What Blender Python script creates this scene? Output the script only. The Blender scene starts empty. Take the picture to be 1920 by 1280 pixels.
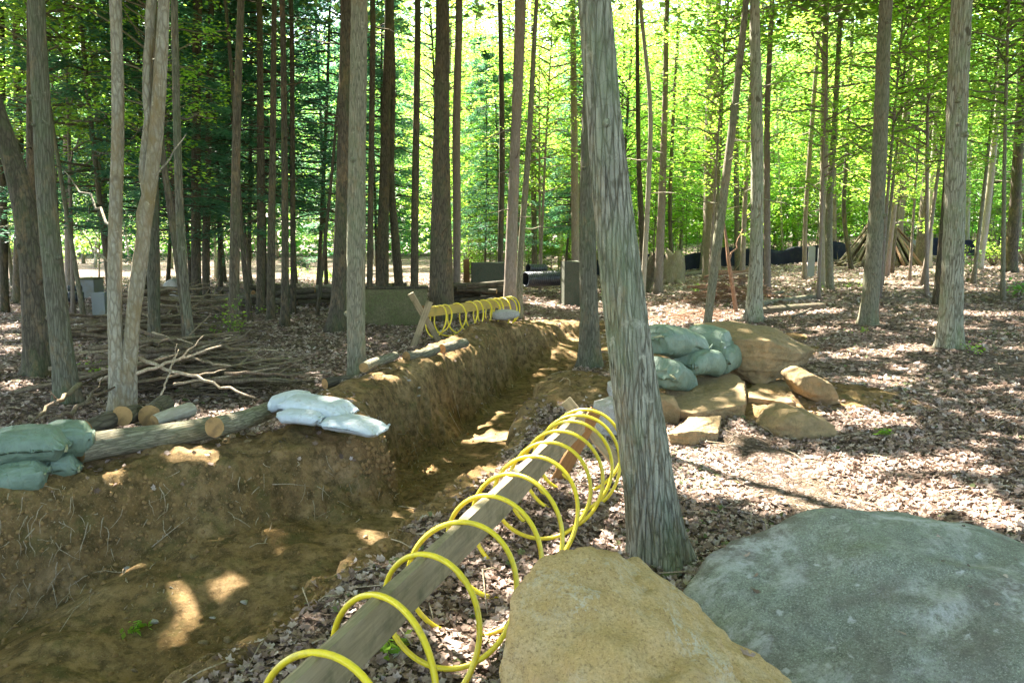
import bpy, bmesh, math, random
import numpy as np
from mathutils import Vector, Matrix
SC = bpy.context.scene
COL = SC.collection
rng = np.random.default_rng(7)
random.seed(7)
PI = math.pi
# ------------------------------------------------------------------ camera model
F = 1478.0; TH = math.atan(190/1478.0); HC = 1.9
CT, ST = math.cos(TH), math.sin(TH)
def ray(u, v):
    a = (u-960)/F; b = (640-v)/F
    return np.array([a, CT+b*ST, -ST+b*CT])
def at(u, v, Y):
    d = ray(u, v); return np.array([0, 0, HC])+d*(Y/d[1])
def depth_of(p): return p[1]*CT+(HC-p[2])*ST
def px(p, w): return w*depth_of(p)/F            # w photo pixels at p -> metres
# sun: front-left, high
SAZ = math.radians(-38); SEL = math.radians(54)
SUN = np.array([math.sin(SAZ)*math.cos(SEL), math.cos(SAZ)*math.cos(SEL), math.sin(SEL)])
# ------------------------------------------------------------------ noise
def _h(i, j, k, s):
    n = (i.astype(np.int64)*374761393+j.astype(np.int64)*668265263+k.astype(np.int64)*2147483647+s*974634777) & 0xffffffff
    n = ((n ^ (n >> 13))*1274126177) & 0xffffffff
    n = (n ^ (n >> 16)) & 0xffff
    return n/32767.5-1.0
def noise(x, y, z=0.0, s=0):
    x, y, z = np.broadcast_arrays(np.asarray(x, float), np.asarray(y, float), np.asarray(z, float))
    i, j, k = np.floor(x), np.floor(y), np.floor(z)
    fx, fy, fz = x-i, y-j, z-k
    fx, fy, fz = [t*t*t*(t*(t*6-15)+10) for t in (fx, fy, fz)]
    def g(a, b, c): return _h(i+a, j+b, k+c, s)
    x00 = g(0,0,0)*(1-fx)+g(1,0,0)*fx; x10 = g(0,1,0)*(1-fx)+g(1,1,0)*fx
    x01 = g(0,0,1)*(1-fx)+g(1,0,1)*fx; x11 = g(0,1,1)*(1-fx)+g(1,1,1)*fx
    return (x00*(1-fy)+x10*fy)*(1-fz)+(x01*(1-fy)+x11*fy)*fz
def fbm(x, y, z=0.0, s=0, o=3):
    r = 0; a = 1; t = 0
    for q in range(o):
        f = 2.03**q; r = r+a*noise(np.asarray(x)*f, np.asarray(y)*f, np.asarray(z)*f, s+q*17); t += a; a *= .5
    return r/t
def sstep(a, b, x):
    t = np.clip((x-a)/(b-a), 0, 1); return t*t*(3-2*t)
# ------------------------------------------------------------------ terrain
NEAR = [(-5.0,-1.2),(-3.2,1.0),(-2.2,2.2),(-1.4,3.2),(-.94,4.43),(-.43,5.7),(-.2,6.5),(.28,8.5),(.42,9.95),(1.15,12.6),(1.4,15.0),(2.3,17.5)]
FARR = [(1.5,18.3),(.95,17.6),(-.1,15.2),(-.8,11.9),(-1.35,9.7),(-1.62,8.4),(-1.3,7.1),(-2.0,6.55),(-2.6,6.2),(-3.35,5.75),(-3.9,5.0),(-5.4,3.6),(-7.5,1.0)]
POLY = np.array(NEAR+FARR); NN = len(NEAR)
def sdist(x, y, P=POLY):
    """signed distance (inside > 0) and whether the nearest edge is on the far/left rim"""
    n = len(P); best = np.full(x.shape, 1e9); idx = np.zeros(x.shape, int); dN = best.copy(); dF = best.copy(); ins = np.zeros(x.shape, bool)
    for i in range(n):
        a = P[i]; b = P[(i+1) % n]; e = b-a
        t = np.clip(((x-a[0])*e[0]+(y-a[1])*e[1])/(e@e), 0, 1)
        d = np.hypot(x-a[0]-t*e[0], y-a[1]-t*e[1])
        if i < NN-1: dN = np.minimum(dN, d)
        elif NN <= i < n-1: dF = np.minimum(dF, d)
        m = d < best; best = np.where(m, d, best); idx = np.where(m, i, idx)
        c = ((a[1] > y) != (b[1] > y)) & (x < (b[0]-a[0])*(y-a[1])/((b[1]-a[1]) or 1e-9)+a[0])
        ins ^= c
    return np.where(ins, best, -best), (idx >= NN-1), np.where(ins, dN, -dN), np.where(ins, dF, -dF)
MOUNDS = [(2.5,9.0,1.6,1.2,.22),(.75,9.3,.7,1.6,.14),(-1.15,7.35,.5,.4,.08),(-10,11,5,4,.1),(-.35,7.0,.25,.25,0.0)]
def terrain(x, y, full=False):
    x = np.asarray(x, float); y = np.asarray(y, float)
    sh = x.shape; x = np.atleast_1d(x); y = np.atleast_1d(y)
    base = .045*np.maximum(x-2.0, 0)*sstep(2.0, 4.5, x)
    base = base*np.where(x > 45, 45/np.maximum(x, 1), 1)
    base += .009*np.clip(y-20, 0, 60)*sstep(1, 12, x)
    base += .10*fbm(x*.25, y*.25, s=3)*sstep(3, 10, np.hypot(x, y))+.035*fbm(x*1.1, y*1.1, s=5)
    for mx, my, rx, ry, h in MOUNDS: base += h*np.exp(-((x-mx)/rx)**2-((y-my)/ry)**2)
    near = (x > -9) & (x < 6) & (y > -3) & (y < 21)
    d = np.full(x.shape, -5.0); lf = np.zeros(x.shape, bool); d1 = d.copy(); d2 = d.copy()
    if near.any():
        d[near], lf[near], d1[near], d2[near] = sdist(x[near], y[near])
    wob = .10*fbm(x*1.6, y*1.6, s=11, o=2)+.06*noise(x*6, y*6, s=12)+.025*noise(x*17, y*17, s=13)
    dn = d+wob
    g = sstep(7.6, 6.6, y)*sstep(-3.5, -2.6, x)*sstep(-.2, -.9, x)      # the open end, where the back slope is gentle
    D = (.76-.10*g)-.5*sstep(14.5, 17.8, y)
    f1_ = sstep(0, .24, d1+wob); e2 = d2+wob
    steep = sstep(0, .36, e2); gentle = .62*sstep(0, .38, e2)+.38*np.clip((e2-.3)/1.4, 0, 1)
    prof = f1_*(steep*(1-g)+gentle*g); t = np.clip(prof*1.2, 0, 1)
    z = base-D*prof
    z += .10*fbm(x*1.3, y*1.3, s=77)*sstep(.1, .6, dn)
    out = np.maximum(-d, 0)
    fade = sstep(17.5, 15.0, y)
    berm = np.where(lf, .20+.10*sstep(7.0, 9.5, y), 0.03)*np.exp(-((out-.32)/.5)**2)*sstep(.3, 0, d)*fade
    z += berm*(1+.35*fbm(x*1.8, y*1.8, s=21))
    # soil mask
    soil = np.where(lf, sstep(-.95, -.55, d+.25*fbm(x*2, y*2, s=31)), sstep(-.22, -.05, d+.12*fbm(x*3, y*3, s=31)))*sstep(-4.9, -4, d+0*x)
    for mx, my, rx, ry in ((2.6,8.7,1.8,1.2),(.9,9.4,.9,2.4),(3.0,14.0,2.6,1.8),(1.9,12.0,1.2,2.0),(-.4,12.3,1.2,2.2),(.6,17.5,1.6,1.4)):
        q = ((x-mx)/rx)**2+((y-my)/ry)**2+1.1*fbm(x*1.5, y*1.5, s=33, o=4)
        soil = np.maximum(soil, sstep(1.25, .45, q))
    z += soil*(1-.72*sstep(.55, .8, prof))*(.04*fbm(x*5, y*5, s=41, o=2)+.03*np.abs(noise(x*11, y*11, s=42))+.012*noise(x*26, y*26, s=43))*sstep(25, 18, y)
    z += soil*sstep(.02, .15, t)*sstep(1, .6, t)*.05*fbm(x*6, y*6, z*6, s=44)
    z += (1-soil)*(.02*noise(x*4, y*4, s=45)+.012*noise(x*11, y*11, s=46))*sstep(30, 15, y)
    if full: return z.reshape(sh), soil.reshape(sh), d.reshape(sh)
    return z.reshape(sh)
def gz(x, y): return float(terrain(np.array([x]), np.array([y]))[0])
_T = np.concatenate([np.arange(1.2, 6, .12), np.arange(6, 25, .3), np.geomspace(25, 160, 60)])
def hit(u, v):
    d = ray(u, v); t = _T/d[1]; X = d[0]*t; Y = d[1]*t; Z = HC+d[2]*t
    g = terrain(X, Y); m = np.nonzero(Z < g)[0]
    if len(m) == 0: return np.array([X[-1], Y[-1], g[-1]])
    i = max(m[0], 1); t = np.linspace(t[i-1], t[i], 14); X = d[0]*t; Y = d[1]*t; Z = HC+d[2]*t; g = terrain(X, Y)
    i = np.nonzero(Z < g)[0]; i = i[0] if len(i) else 13
    return np.array([X[i], Y[i], g[i]])
# ------------------------------------------------------------------ object helpers
def props(o, label=None, cat=None, group=None, kind=None):
    if label: o['label'] = label
    if cat: o['category'] = cat
    if group: o['group'] = group
    if kind: o['kind'] = kind
    return o
def empty(name, loc, label, cat, group=None):
    o = bpy.data.objects.new(name, None); COL.objects.link(o); o.location = Vector(loc)
    o.empty_display_size = .1
    return props(o, label, cat, group)
def mesh(name, V, Fs, mats, smooth=True, attrs=None, midx=None):
    """V (n,3); Fs list of int arrays (m,k)"""
    me = bpy.data.meshes.new(name)
    V = np.asarray(V, dtype=np.float32)
    Fs = [np.asarray(f, dtype=np.int32) for f in Fs if len(f)]
    me.vertices.add(len(V)); me.vertices.foreach_set('co', V.ravel())
    loops = np.concatenate([f.ravel() for f in Fs]); cnt = np.concatenate([np.full(len(f), f.shape[1], np.int32) for f in Fs])
    st = np.concatenate([[0], np.cumsum(cnt)[:-1]]).astype(np.int32)
    me.loops.add(len(loops)); me.loops.foreach_set('vertex_index', loops)
    me.polygons.add(len(cnt)); me.polygons.foreach_set('loop_start', st)
    try: me.polygons.foreach_set('loop_total', cnt)
    except Exception: pass
    if midx is not None: me.polygons.foreach_set('material_index', np.asarray(midx, np.int32))
    me.polygons.foreach_set('use_smooth', np.full(len(cnt), smooth))
    for m in (mats if isinstance(mats, (list, tuple)) else [mats]): me.materials.append(m)
    if attrs:
        for k, a in attrs.items():
            at_ = me.attributes.new(k, 'FLOAT', 'POINT'); at_.data.foreach_set('value', np.asarray(a, np.float32))
    me.update(calc_edges=True)
    return me
def obj(name, me, parent=None, loc=None, **kw):
    o = bpy.data.objects.new(name, me); COL.objects.link(o)
    if parent: o.parent = parent
    if loc is not None: o.location = Vector(loc)
    return props(o, **kw)
class Acc:
    def __init__(s): s.V = []; s.Q = []; s.T = []; s.n = 0; s.A = []
    def add(s, V, Q=None, T=None, a=0.5):
        V = np.asarray(V, float)
        if Q is not None and len(Q): s.Q.append(np.asarray(Q)+s.n)
        if T is not None and len(T): s.T.append(np.asarray(T)+s.n)
        s.V.append(V); s.A.append(np.full(len(V), a) if np.isscalar(a) else a); s.n += len(V)
    def mesh(s, name, mat, smooth=True, off=(0,0,0)):
        Fs = []
        if s.Q: Fs.append(np.concatenate(s.Q))
        if s.T: Fs.append(np.concatenate(s.T))
        return mesh(name, np.concatenate(s.V)-np.array(off), Fs, mat, smooth, {'tint': np.concatenate(s.A)})
def tube(P, R, k=8, cap=True, lobe=None, closed=False):
    P = np.asarray(P, float); R = np.broadcast_to(np.asarray(R, float), (len(P),)); n = len(P)
    T = np.gradient(P, axis=0); T /= np.linalg.norm(T, axis=1)[:, None]+1e-12
    up = np.array([0, 0, 1.]) if abs(T[0][2]) < .8 else np.array([1., 0, 0])
    N = np.zeros_like(P); N[0] = np.cross(T[0], up); N[0] /= np.linalg.norm(N[0])
    for i in range(1, n):
        v = N[i-1]-T[i]*(N[i-1]@T[i]); N[i] = v/(np.linalg.norm(v)+1e-12)
    B = np.cross(T, N); th = np.linspace(0, 2*PI, k, endpoint=False)
    rr = R[:, None]*np.ones(k) if lobe is None else R[:, None]*lobe
    V = P[:, None]+rr[..., None]*(np.cos(th)[None, :, None]*N[:, None]+np.sin(th)[None, :, None]*B[:, None])
    V = V.reshape(-1, 3)
    i, j = np.meshgrid(np.arange(n-1), np.arange(k), indexing='ij'); j2 = (j+1) % k
    Q = np.stack([i*k+j, i*k+j2, (i+1)*k+j2, (i+1)*k+j], -1).reshape(-1, 4)
    Tt = []
    if cap:
        c0 = len(V); V = np.concatenate([V, P[:1], P[-1:]]); jj = np.arange(k)
        Tt = np.concatenate([np.stack([np.full(k, c0), (jj+1) % k, jj], 1), np.stack([np.full(k, c0+1), (n-1)*k+jj, (n-1)*k+(jj+1) % k], 1)])
    return V, Q, Tt
def box(c, s, M=None):
    """centre c, full size s, rotation matrix M"""
    v = np.array([[x, y, z] for x in (-.5, .5) for y in (-.5, .5) for z in (-.5, .5)])*np.array(s)
    if M is not None: v = v@np.array(M).T
    q = [[0,1,3,2],[4,6,7,5],[0,4,5,1],[2,3,7,6],[0,2,6,4],[1,5,7,3]]
    return v+np.array(c), np.array(q)
# ------------------------------------------------------------------ materials
class NT:
    def __init__(s, name):
        s.m = bpy.data.materials.new(name); s.m.use_nodes = True; s.t = s.m.node_tree; s.t.nodes.clear()
        s.out = s.n('ShaderNodeOutputMaterial')
    def n(s, ty, **kw):
        o = s.t.nodes.new(ty)
        for k, v in kw.items():
            if k.startswith('i_'):
                key = k[2:]; key = int(key) if key.isdigit() else key.replace('_', ' ')
                s.set(o.inputs[key], v)
            else: setattr(o, k, v)
        return o
    def set(s, inp, v):
        if isinstance(v, bpy.types.NodeSocket): s.t.links.new(v, inp)
        else: inp.default_value = v
    def coord(s, sc=(1,1,1), kind='Object', off=None):
        c = s.n('ShaderNodeTexCoord'); m = s.n('ShaderNodeMapping'); s.set(m.inputs[0], c.outputs[kind]); m.inputs['Scale'].default_value = sc
        if off is not None: s.set(m.inputs['Location'], off)
        return m.outputs[0]
    def noise(s, vec, scale, detail=4, rough=.6, dist=0):
        return s.n('ShaderNodeTexNoise', i_Vector=vec, i_Scale=scale, i_Detail=detail, i_Roughness=rough, i_Distortion=dist).outputs[0]
    def vor(s, vec, scale, feat='F1', out='Distance', rnd=1):
        o = s.n('ShaderNodeTexVoronoi', feature=feat, i_Vector=vec, i_Scale=scale); o.inputs['Randomness'].default_value = rnd
        return o.outputs[out]
    def ramp(s, fac, stops, interp='LINEAR'):
        r = s.n('ShaderNodeValToRGB'); cr = r.color_ramp; cr.interpolation = interp
        while len(cr.elements) < len(stops): cr.elements.new(.5)
        for e, (p, c) in zip(cr.elements, stops):
            e.position = p; e.color = (c if isinstance(c, (tuple, list)) else (c, c, c))[:3]+(1,) if isinstance(c, tuple) else (c, c, c, 1)
        s.set(r.inputs[0], fac); return r.outputs[0]
    def mix(s, f, a, b, mode='MIX'):
        o = s.n('ShaderNodeMix', data_type='RGBA', blend_type=mode)
        s.set(o.inputs[0], f); s.set(o.inputs[6], a if not isinstance(a, tuple) else a[:3]+(1,)); s.set(o.inputs[7], b if not isinstance(b, tuple) else b[:3]+(1,))
        return o.outputs[2]
    def math(s, op, a, b=0.0, c=0.0):
        o = s.n('ShaderNodeMath', operation=op); s.set(o.inputs[0], a); s.set(o.inputs[1], b); s.set(o.inputs[2], c); return o.outputs[0]
    def attr(s, name): return s.n('ShaderNodeAttribute', attribute_name=name).outputs['Fac']
    def bump(s, h, strength=.5, dist=.02, nrm=None):
        b = s.n('ShaderNodeBump', i_Height=h, i_Strength=strength, i_Distance=dist)
        if nrm is not None: s.set(b.inputs['Normal'], nrm)
        return b.outputs[0]
    def bsdf(s, col, rough=.8, nrm=None, spec=.3, **kw):
        p = s.n('ShaderNodeBsdfPrincipled'); s.set(p.inputs['Base Color'], col if not isinstance(col, tuple) else col[:3]+(1,)); s.set(p.inputs['Roughness'], rough)
        p.inputs['Specular IOR Level'].default_value = spec
        for k, v in kw.items(): s.set(p.inputs[k.replace('_', ' ')], v)
        if nrm is not None: s.set(p.inputs['Normal'], nrm)
        return p.outputs[0]
    def done(s, sh): s.t.links.new(sh, s.out.inputs[0]); return s.m
def rnd_shift(t, col, amt=.25):
    oi = t.n('ShaderNodeObjectInfo').outputs['Random']
    v = t.math('MULTIPLY_ADD', oi, amt*2, 1-amt)
    h = t.n('ShaderNodeHueSaturation', i_Value=v, i_Color=col); return h.outputs[0]
def m_bark(name, light, dark, moss, zs=.16, scale=26, ridge=.7, mossy=.5, depth=.012, fw=.2):
    t = NT(name); c = t.coord((1, 1, zs)); c0 = t.coord((1, 1, .5)); ci = t.coord((1, 1, 1))
    dn = t.noise(ci, 6, 2)
    cc = t.mix(.012, c, dn, 'ADD')
    v = t.vor(cc, scale, 'DISTANCE_TO_EDGE'); n = t.noise(cc, scale*.9, 6, .7, .3)
    furrow = t.math('MULTIPLY', t.ramp(v, [(0, 0.0), (fw, 1.0)]), t.ramp(n, [(.25, .35), (.5, 1.0)]))
    hgt = t.mix(ridge, n, furrow, 'MULTIPLY')
    shade = t.mix(t.ramp(n, [(.3, 0.0), (.7, 1.0)]), tuple(.72*a for a in light), light)
    col = t.mix(t.math('MULTIPLY', t.math('SUBTRACT', 1.0, furrow), ridge), shade, dark)
    big = t.noise(c0, 2.2, 5, .7)
    col = t.mix(t.math('MULTIPLY', t.ramp(big, [(.46, 0.0), (.64, 1.0)]), mossy), col, moss)
    pale = t.noise(ci, 9, 4, .75)
    col = t.mix(t.math('MULTIPLY', t.ramp(pale, [(.6, 0.0), (.7, 1.0)]), .35), col, tuple(min(1, 1.7*a+.03) for a in light))
    knots = t.noise(t.coord((1, 1, .9)), 3.7, 2, .4)
    warm = t.noise(t.coord((1, 1, .5), off=(5,2,7)), 4.5, 5, .75); col = t.mix(t.math('MULTIPLY', t.ramp(warm, [(.52, 0.0), (.66, 1.0)]), .35), col, (.30,.19,.09))
    crack = t.vor(t.mix(.03, t.coord((1, 1, .9)), dn, 'ADD'), scale*.35, 'DISTANCE_TO_EDGE'); col = t.mix(t.math('MULTIPLY', t.ramp(crack, [(0, .35), (.03, 0.0)]), ridge), col, dark)
    col = t.mix(t.ramp(knots, [(.72, 0.0), (.77, .8)]), col, dark)
    col = rnd_shift(t, col, .18)
    return t.done(t.bsdf(col, .9, t.bump(hgt, .9, depth), .15))
M = {}
M['bark_grey'] = m_bark('bark grey', (.28,.25,.17), (.05,.042,.025), (.13,.165,.075), zs=.10, scale=50, mossy=.45)
M['bark_flaky'] = m_bark('bark flaking', (.42,.38,.28), (.09,.06,.035), (.24,.17,.07), zs=.3, scale=22, ridge=.55, mossy=.85, depth=.02)
M['bark_near'] = m_bark('bark furrowed', (.40,.37,.27), (.07,.055,.03), (.20,.24,.12), zs=.085, scale=33, ridge=.85, mossy=.6, depth=.02, fw=.15)
M['bark_mid'] = m_bark('bark dusky', (.18,.165,.115), (.035,.03,.018), (.09,.12,.05), zs=.10, scale=40, mossy=.5)
M['bark_dark'] = m_bark('bark dark', (.11,.09,.062), (.025,.02,.013), (.07,.09,.035), mossy=.5)
M['bark_brown'] = m_bark('bark brown', (.14,.115,.078), (.032,.024,.015), (.09,.11,.045), mossy=.45)
M['bark_pale'] = m_bark('bark pale', (.42,.37,.28), (.18,.14,.09), (.22,.25,.12), ridge=.35, mossy=.3)
M['bark_pink'] = m_bark('bark pinkish', (.29,.23,.18), (.12,.085,.06), (.17,.18,.1), ridge=.5, mossy=.3)
def m_leaf(name, a, b, ta, tb, tr=.55, rough=.45):
    t = NT(name); f = t.attr('tint')
    col = rnd_shift(t, t.mix(f, a, b), .28); tc = rnd_shift(t, t.mix(f, ta, tb), .28)
    d = t.bsdf(col, rough, None, .35)
    s = t.n('ShaderNodeBsdfTranslucent'); t.set(s.inputs[0], tc)
    m = t.n('ShaderNodeMixShader'); m.inputs[0].default_value = tr; t.set(m.inputs[1], d); t.set(m.inputs[2], s.outputs[0])
    return t.done(m.outputs[0])
M['leaf'] = m_leaf('maple leaves', (.07,.15,.02), (.12,.22,.025), (.17,.48,.09), (.42,.68,.13), .57)
M['leaf_y'] = m_leaf('beech leaves', (.09,.18,.02), (.16,.24,.02), (.28,.60,.06), (.60,.78,.10), .60)
M['leaf_hi'] = m_leaf('canopy leaves', (.07,.12,.03), (.11,.16,.04), (.16,.28,.06), (.30,.40,.09), .45)
M['needle'] = m_leaf('hemlock needles', (.03,.085,.05), (.06,.14,.08), (.08,.28,.14), (.22,.46,.22), .48, .5)
def m_litter():
    t = NT('dry leaf litter'); f = t.attr('tint')
    col = t.ramp(f, [(0, (.05,.032,.022)), (.3, (.19,.12,.08)), (.55, (.36,.245,.185)), (.8, (.54,.42,.35)), (.95, (.62,.53,.46)), (1, (.13,.17,.05))])
    n = t.noise(t.coord(), 60, 2); col = t.mix(t.ramp(n, [(.3, 0.0), (.7, .45)]), col, (.12,.08,.055))
    d = t.bsdf(col, .65, None, .35)
    s = t.n('ShaderNodeBsdfTranslucent'); t.set(s.inputs[0], col)
    m = t.n('ShaderNodeMixShader'); m.inputs[0].default_value = .2; t.set(m.inputs[1], d); t.set(m.inputs[2], s.outputs[0])
    return t.done(m.outputs[0])
M['litter'] = m_litter()
def m_ground():
    t = NT('forest floor'); c = t.coord(); c = t.mix(.05, c, t.n('ShaderNodeTexNoise', i_Vector=c, i_Scale=30.0, i_Detail=3).outputs[1], 'ADD'); s = t.attr('soil')
    # soil
    n1 = t.noise(c, 1.3, 5, .6); n2 = t.noise(c, 9, 6, .7); n3 = t.noise(c, 45, 5, .7)
    so = t.ramp(n1, [(.3, (.17,.10,.036)), (.5, (.245,.152,.066)), (.7, (.37,.24,.12))])
    so = t.mix(t.ramp(n2, [(.38, 0.0), (.60, 1.0)]), t.mix(.78, so, (.045,.032,.012)), so)
    so = t.mix(t.math('MULTIPLY', t.ramp(n3, [(.55, 0.0), (.75, 1.0)]), .5), so, (.36,.27,.15))
    so = t.mix(t.ramp(t.noise(c, 3.1, 5, .75), [(.52, 0.0), (.66, .55)]), so, (.10,.095,.03))
    peb = t.vor(c, 38, 'F1'); so = t.mix(t.ramp(peb, [(.10, .5), (.16, 0.0)]), so, (.33,.27,.18))
    # litter mat under the leaves
    cell = t.vor(c, 26, 'F1', 'Color'); e = t.vor(c, 26, 'DISTANCE_TO_EDGE')
    sep = t.n('ShaderNodeSeparateColor'); t.set(sep.inputs[0], cell)
    li = t.ramp(sep.outputs[0], [(0, (.06,.04,.03)), (.35, (.14,.095,.07)), (.7, (.25,.18,.14)), (1, (.38,.29,.24))])
    li = t.mix(t.ramp(e, [(0, .8), (.12, 0.0)]), li, (.03,.02,.015))
    li = t.mix(t.ramp(n1, [(.4, 0.0), (.65, .5)]), li, (.12,.09,.05))
    li = t.mix(t.ramp(t.noise(c, .8, 5, .7), [(.58, 0.0), (.7, .35)]), li, (.12,.15,.05))
    n4 = t.noise(c, 7, 4, .7)
    f = t.ramp(t.math('ADD', s, t.math('MULTIPLY_ADD', n4, .5, -.25)), [(.4, 0.0), (.6, 1.0)])
    col = t.mix(f, li, so)
    h = t.math('ADD', t.math('MULTIPLY', n3, .35), t.math('ADD', n2, t.math('MULTIPLY', t.ramp(e, [(0, 0.0), (.2, 1.0)]), t.math('SUBTRACT', .6, t.math('MULTIPLY', f, .6)))))
    return t.done(t.bsdf(col, .95, t.bump(h, .9, .03), .1))
M['ground'] = m_ground()
def m_rock(name, a, b, c_, d, sc=1.0, vein=None, bump=.02, dirt=None, vs=1.0):
    t = NT(name); c = t.coord((sc, sc, sc)); n1 = t.noise(c, 2.2, 6, .65, .4); n2 = t.noise(c, 14, 8, .75); n3 = t.noise(c, 70, 6, .8)
    col = t.mix(t.ramp(n1, [(.35, 0.0), (.65, 1.0)]), a, b)
    col = t.mix(t.ramp(n2, [(.42, 0.0), (.62, .75)]), col, c_)
    col = t.mix(t.ramp(n3, [(.5, 0.0), (.72, .6)]), col, d)
    col = t.mix(t.ramp(t.noise(c, 90, 4, .85), [(.36, .7), (.5, 0.0)]), col, tuple(.3*x for x in a))
    col = t.mix(t.ramp(t.noise(t.coord((sc,)*3, off=(7,7,7)), 110, 3, .8), [(.54, 0.0), (.64, .6)]), col, tuple(min(1, 1.6*x+.04) for x in b))
    if dirt: col = t.mix(t.ramp(t.noise(t.coord((sc*.6,)*3, off=(3,1,2)), 1.5, 6, .7), [(.5, 0.0), (.62, .8)]), col, dirt)
    if vein and vs == 1.0:
        lv = t.vor(t.mix(.08, c, t.noise(c, 20, 4), 'ADD'), 9, 'F1'); lm = t.ramp(lv, [(.12, 1.0), (.2, 0.0)]); col = t.mix(t.math('MULTIPLY', lm, t.ramp(n2, [(.42, 0.0), (.55, .8)])), col, vein)
        col = t.mix(t.ramp(t.noise(t.coord((sc*.5,)*3, off=(1,9,4)), 2.5, 7, .75), [(.54, 0.0), (.68, .4)]), col, (.13,.17,.07))
    if vein:
        w = t.noise(c, 1.6, 8, .75, .3); col = t.mix(t.math('MULTIPLY', t.ramp(t.math('ABSOLUTE', t.math('SUBTRACT', w, .52)), [(0, .8), (.02*vs, .4), (.05*vs, 0.0)]), t.ramp(n1, [(.45, 0.0), (.6, 1.0)])), col, vein)
        w = t.noise(t.coord((sc, sc*1.3, sc)), 3.4, 10, .82, .1); col = t.mix(t.ramp(w, [(.54, 0.0), (.66, .7*vs)]), col, vein)
    h = t.math('ADD', n2, t.math('MULTIPLY', n3, .35))
    return t.done(t.bsdf(rnd_shift(t, col, .06), .85, t.bump(h, .8, bump), .25))
M['rock_tan'] = m_rock('tan sandstone', (.48,.31,.12), (.37,.24,.095), (.52,.37,.19), (.24,.155,.06), bump=.018, dirt=(.42,.27,.16), vein=(.50,.48,.40), vs=.35)
M['rock_ochre'] = m_rock('ochre sandstone', (.35,.225,.10), (.20,.145,.07), (.12,.095,.045), (.40,.29,.16), 1.6, dirt=(.31,.21,.11))
M['rock_grey'] = m_rock('grey granite with lichen', (.21,.22,.17), (.29,.30,.235), (.13,.125,.10), (.38,.385,.33), 1.1, (.50,.48,.46), bump=.02, dirt=(.13,.10,.085))
M['rock_pale'] = m_rock('pale stone', (.45,.42,.38), (.38,.33,.28), (.3,.27,.22), (.55,.5,.45), 1.5)
def m_bag(name, a, b, rough=.5):
    t = NT(name); c = t.coord(); w = t.n('ShaderNodeTexWave', i_Vector=c, i_Scale=90.0, wave_type='BANDS', bands_direction='X'); w2 = t.n('ShaderNodeTexWave', i_Vector=c, i_Scale=90.0, bands_direction='Y')
    n = t.noise(c, 5, 5, .7); col = t.mix(t.ramp(n, [(.35, 0.0), (.65, 1.0)]), a, b)
    col = t.mix(t.ramp(t.noise(c, 11, 4, .7), [(.58, 0.0), (.72, .6)]), col, (.20,.17,.11))
    weave = t.math('MULTIPLY', w.outputs[1], w2.outputs[1]); wr = t.noise(t.coord((1, 3, 1)), 9, 4, .6, .8)
    nrm = t.bump(weave, .25, .002, t.bump(wr, .7, .03))
    return t.done(t.bsdf(col, rough, nrm, .4))
M['bag_green'] = m_bag('green woven sandbag', (.11,.15,.10), (.17,.225,.16))
M['bag_white'] = m_bag('white woven sandbag', (.42,.45,.45), (.56,.59,.60))
M['bag_tan'] = m_bag('dirt stained sandbag', (.35,.28,.14), (.20,.24,.14))
def m_wood(name, a, b, dk, sc=(1, 12, 12)):
    t = NT(name); c = t.coord(sc); n = t.noise(c, 3.0, 6, .7, .3); n2 = t.noise(t.coord(), 6, 4, .7)
    col = t.mix(t.ramp(n, [(.3, 0.0), (.7, 1.0)]), a, b); col = t.mix(t.ramp(n2, [(.5, 0.0), (.7, .6)]), col, dk)
    return t.done(t.bsdf(col, .8, t.bump(n, .5, .006), .2))
M['plank'] = m_wood('weathered plank', (.34,.27,.16), (.18,.145,.085), (.08,.08,.035))
M['plank_o'] = m_wood('orange brown plank', (.27,.14,.055), (.19,.095,.035), (.15,.08,.03))
M['plank_y'] = m_wood('yellowed plank', (.50,.33,.08), (.40,.28,.08), (.25,.2,.07))
def m_plain(name, col, rough=.5, nz=.25, sc=8, spec=.4, dirt=(.2,.16,.08)):
    t = NT(name); n = t.noise(t.coord(), sc, 5, .7); c = t.mix(t.ramp(n, [(.5, 0.0), (.75, nz)]), col, dirt)
    return t.done(t.bsdf(c, rough, t.bump(n, .3, .01), spec))
M['yellow'] = m_plain('yellow hose plastic', (.76,.57,.02), .38, .75, 22, .5, (.42,.30,.06))
M['black'] = m_plain('black corrugated plastic', (.03,.035,.045), .35, .3, 5, .5)
M['fabric'] = m_plain('blue black geotextile', (.012,.014,.024), .8, .5, 3, .2, (.05,.05,.05))
M['conc'] = m_rock('mossy concrete', (.19,.16,.08), (.09,.11,.03), (.08,.055,.03), (.27,.24,.15), 1.4)
M['conc_dark'] = m_rock('dark weathered block', (.07,.08,.055), (.045,.055,.03), (.10,.08,.055), (.12,.12,.09), 1.6)
M['grey'] = m_plain('grey weathered board', (.22,.225,.215), .8, .7, 3)
M['stick'] = m_bark('dead branch bark', (.20,.15,.105), (.07,.05,.03), (.16,.16,.07), scale=40, mossy=.4, depth=.006)
M['stick_p'] = m_bark('bleached branch', (.46,.37,.26), (.2,.14,.08), (.3,.27,.15), scale=40, mossy=.2, depth=.006)
M['stick_r'] = m_bark('reddish branch', (.33,.19,.12), (.12,.06,.03), (.2,.14,.08), scale=40, mossy=.2, depth=.006)
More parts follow.
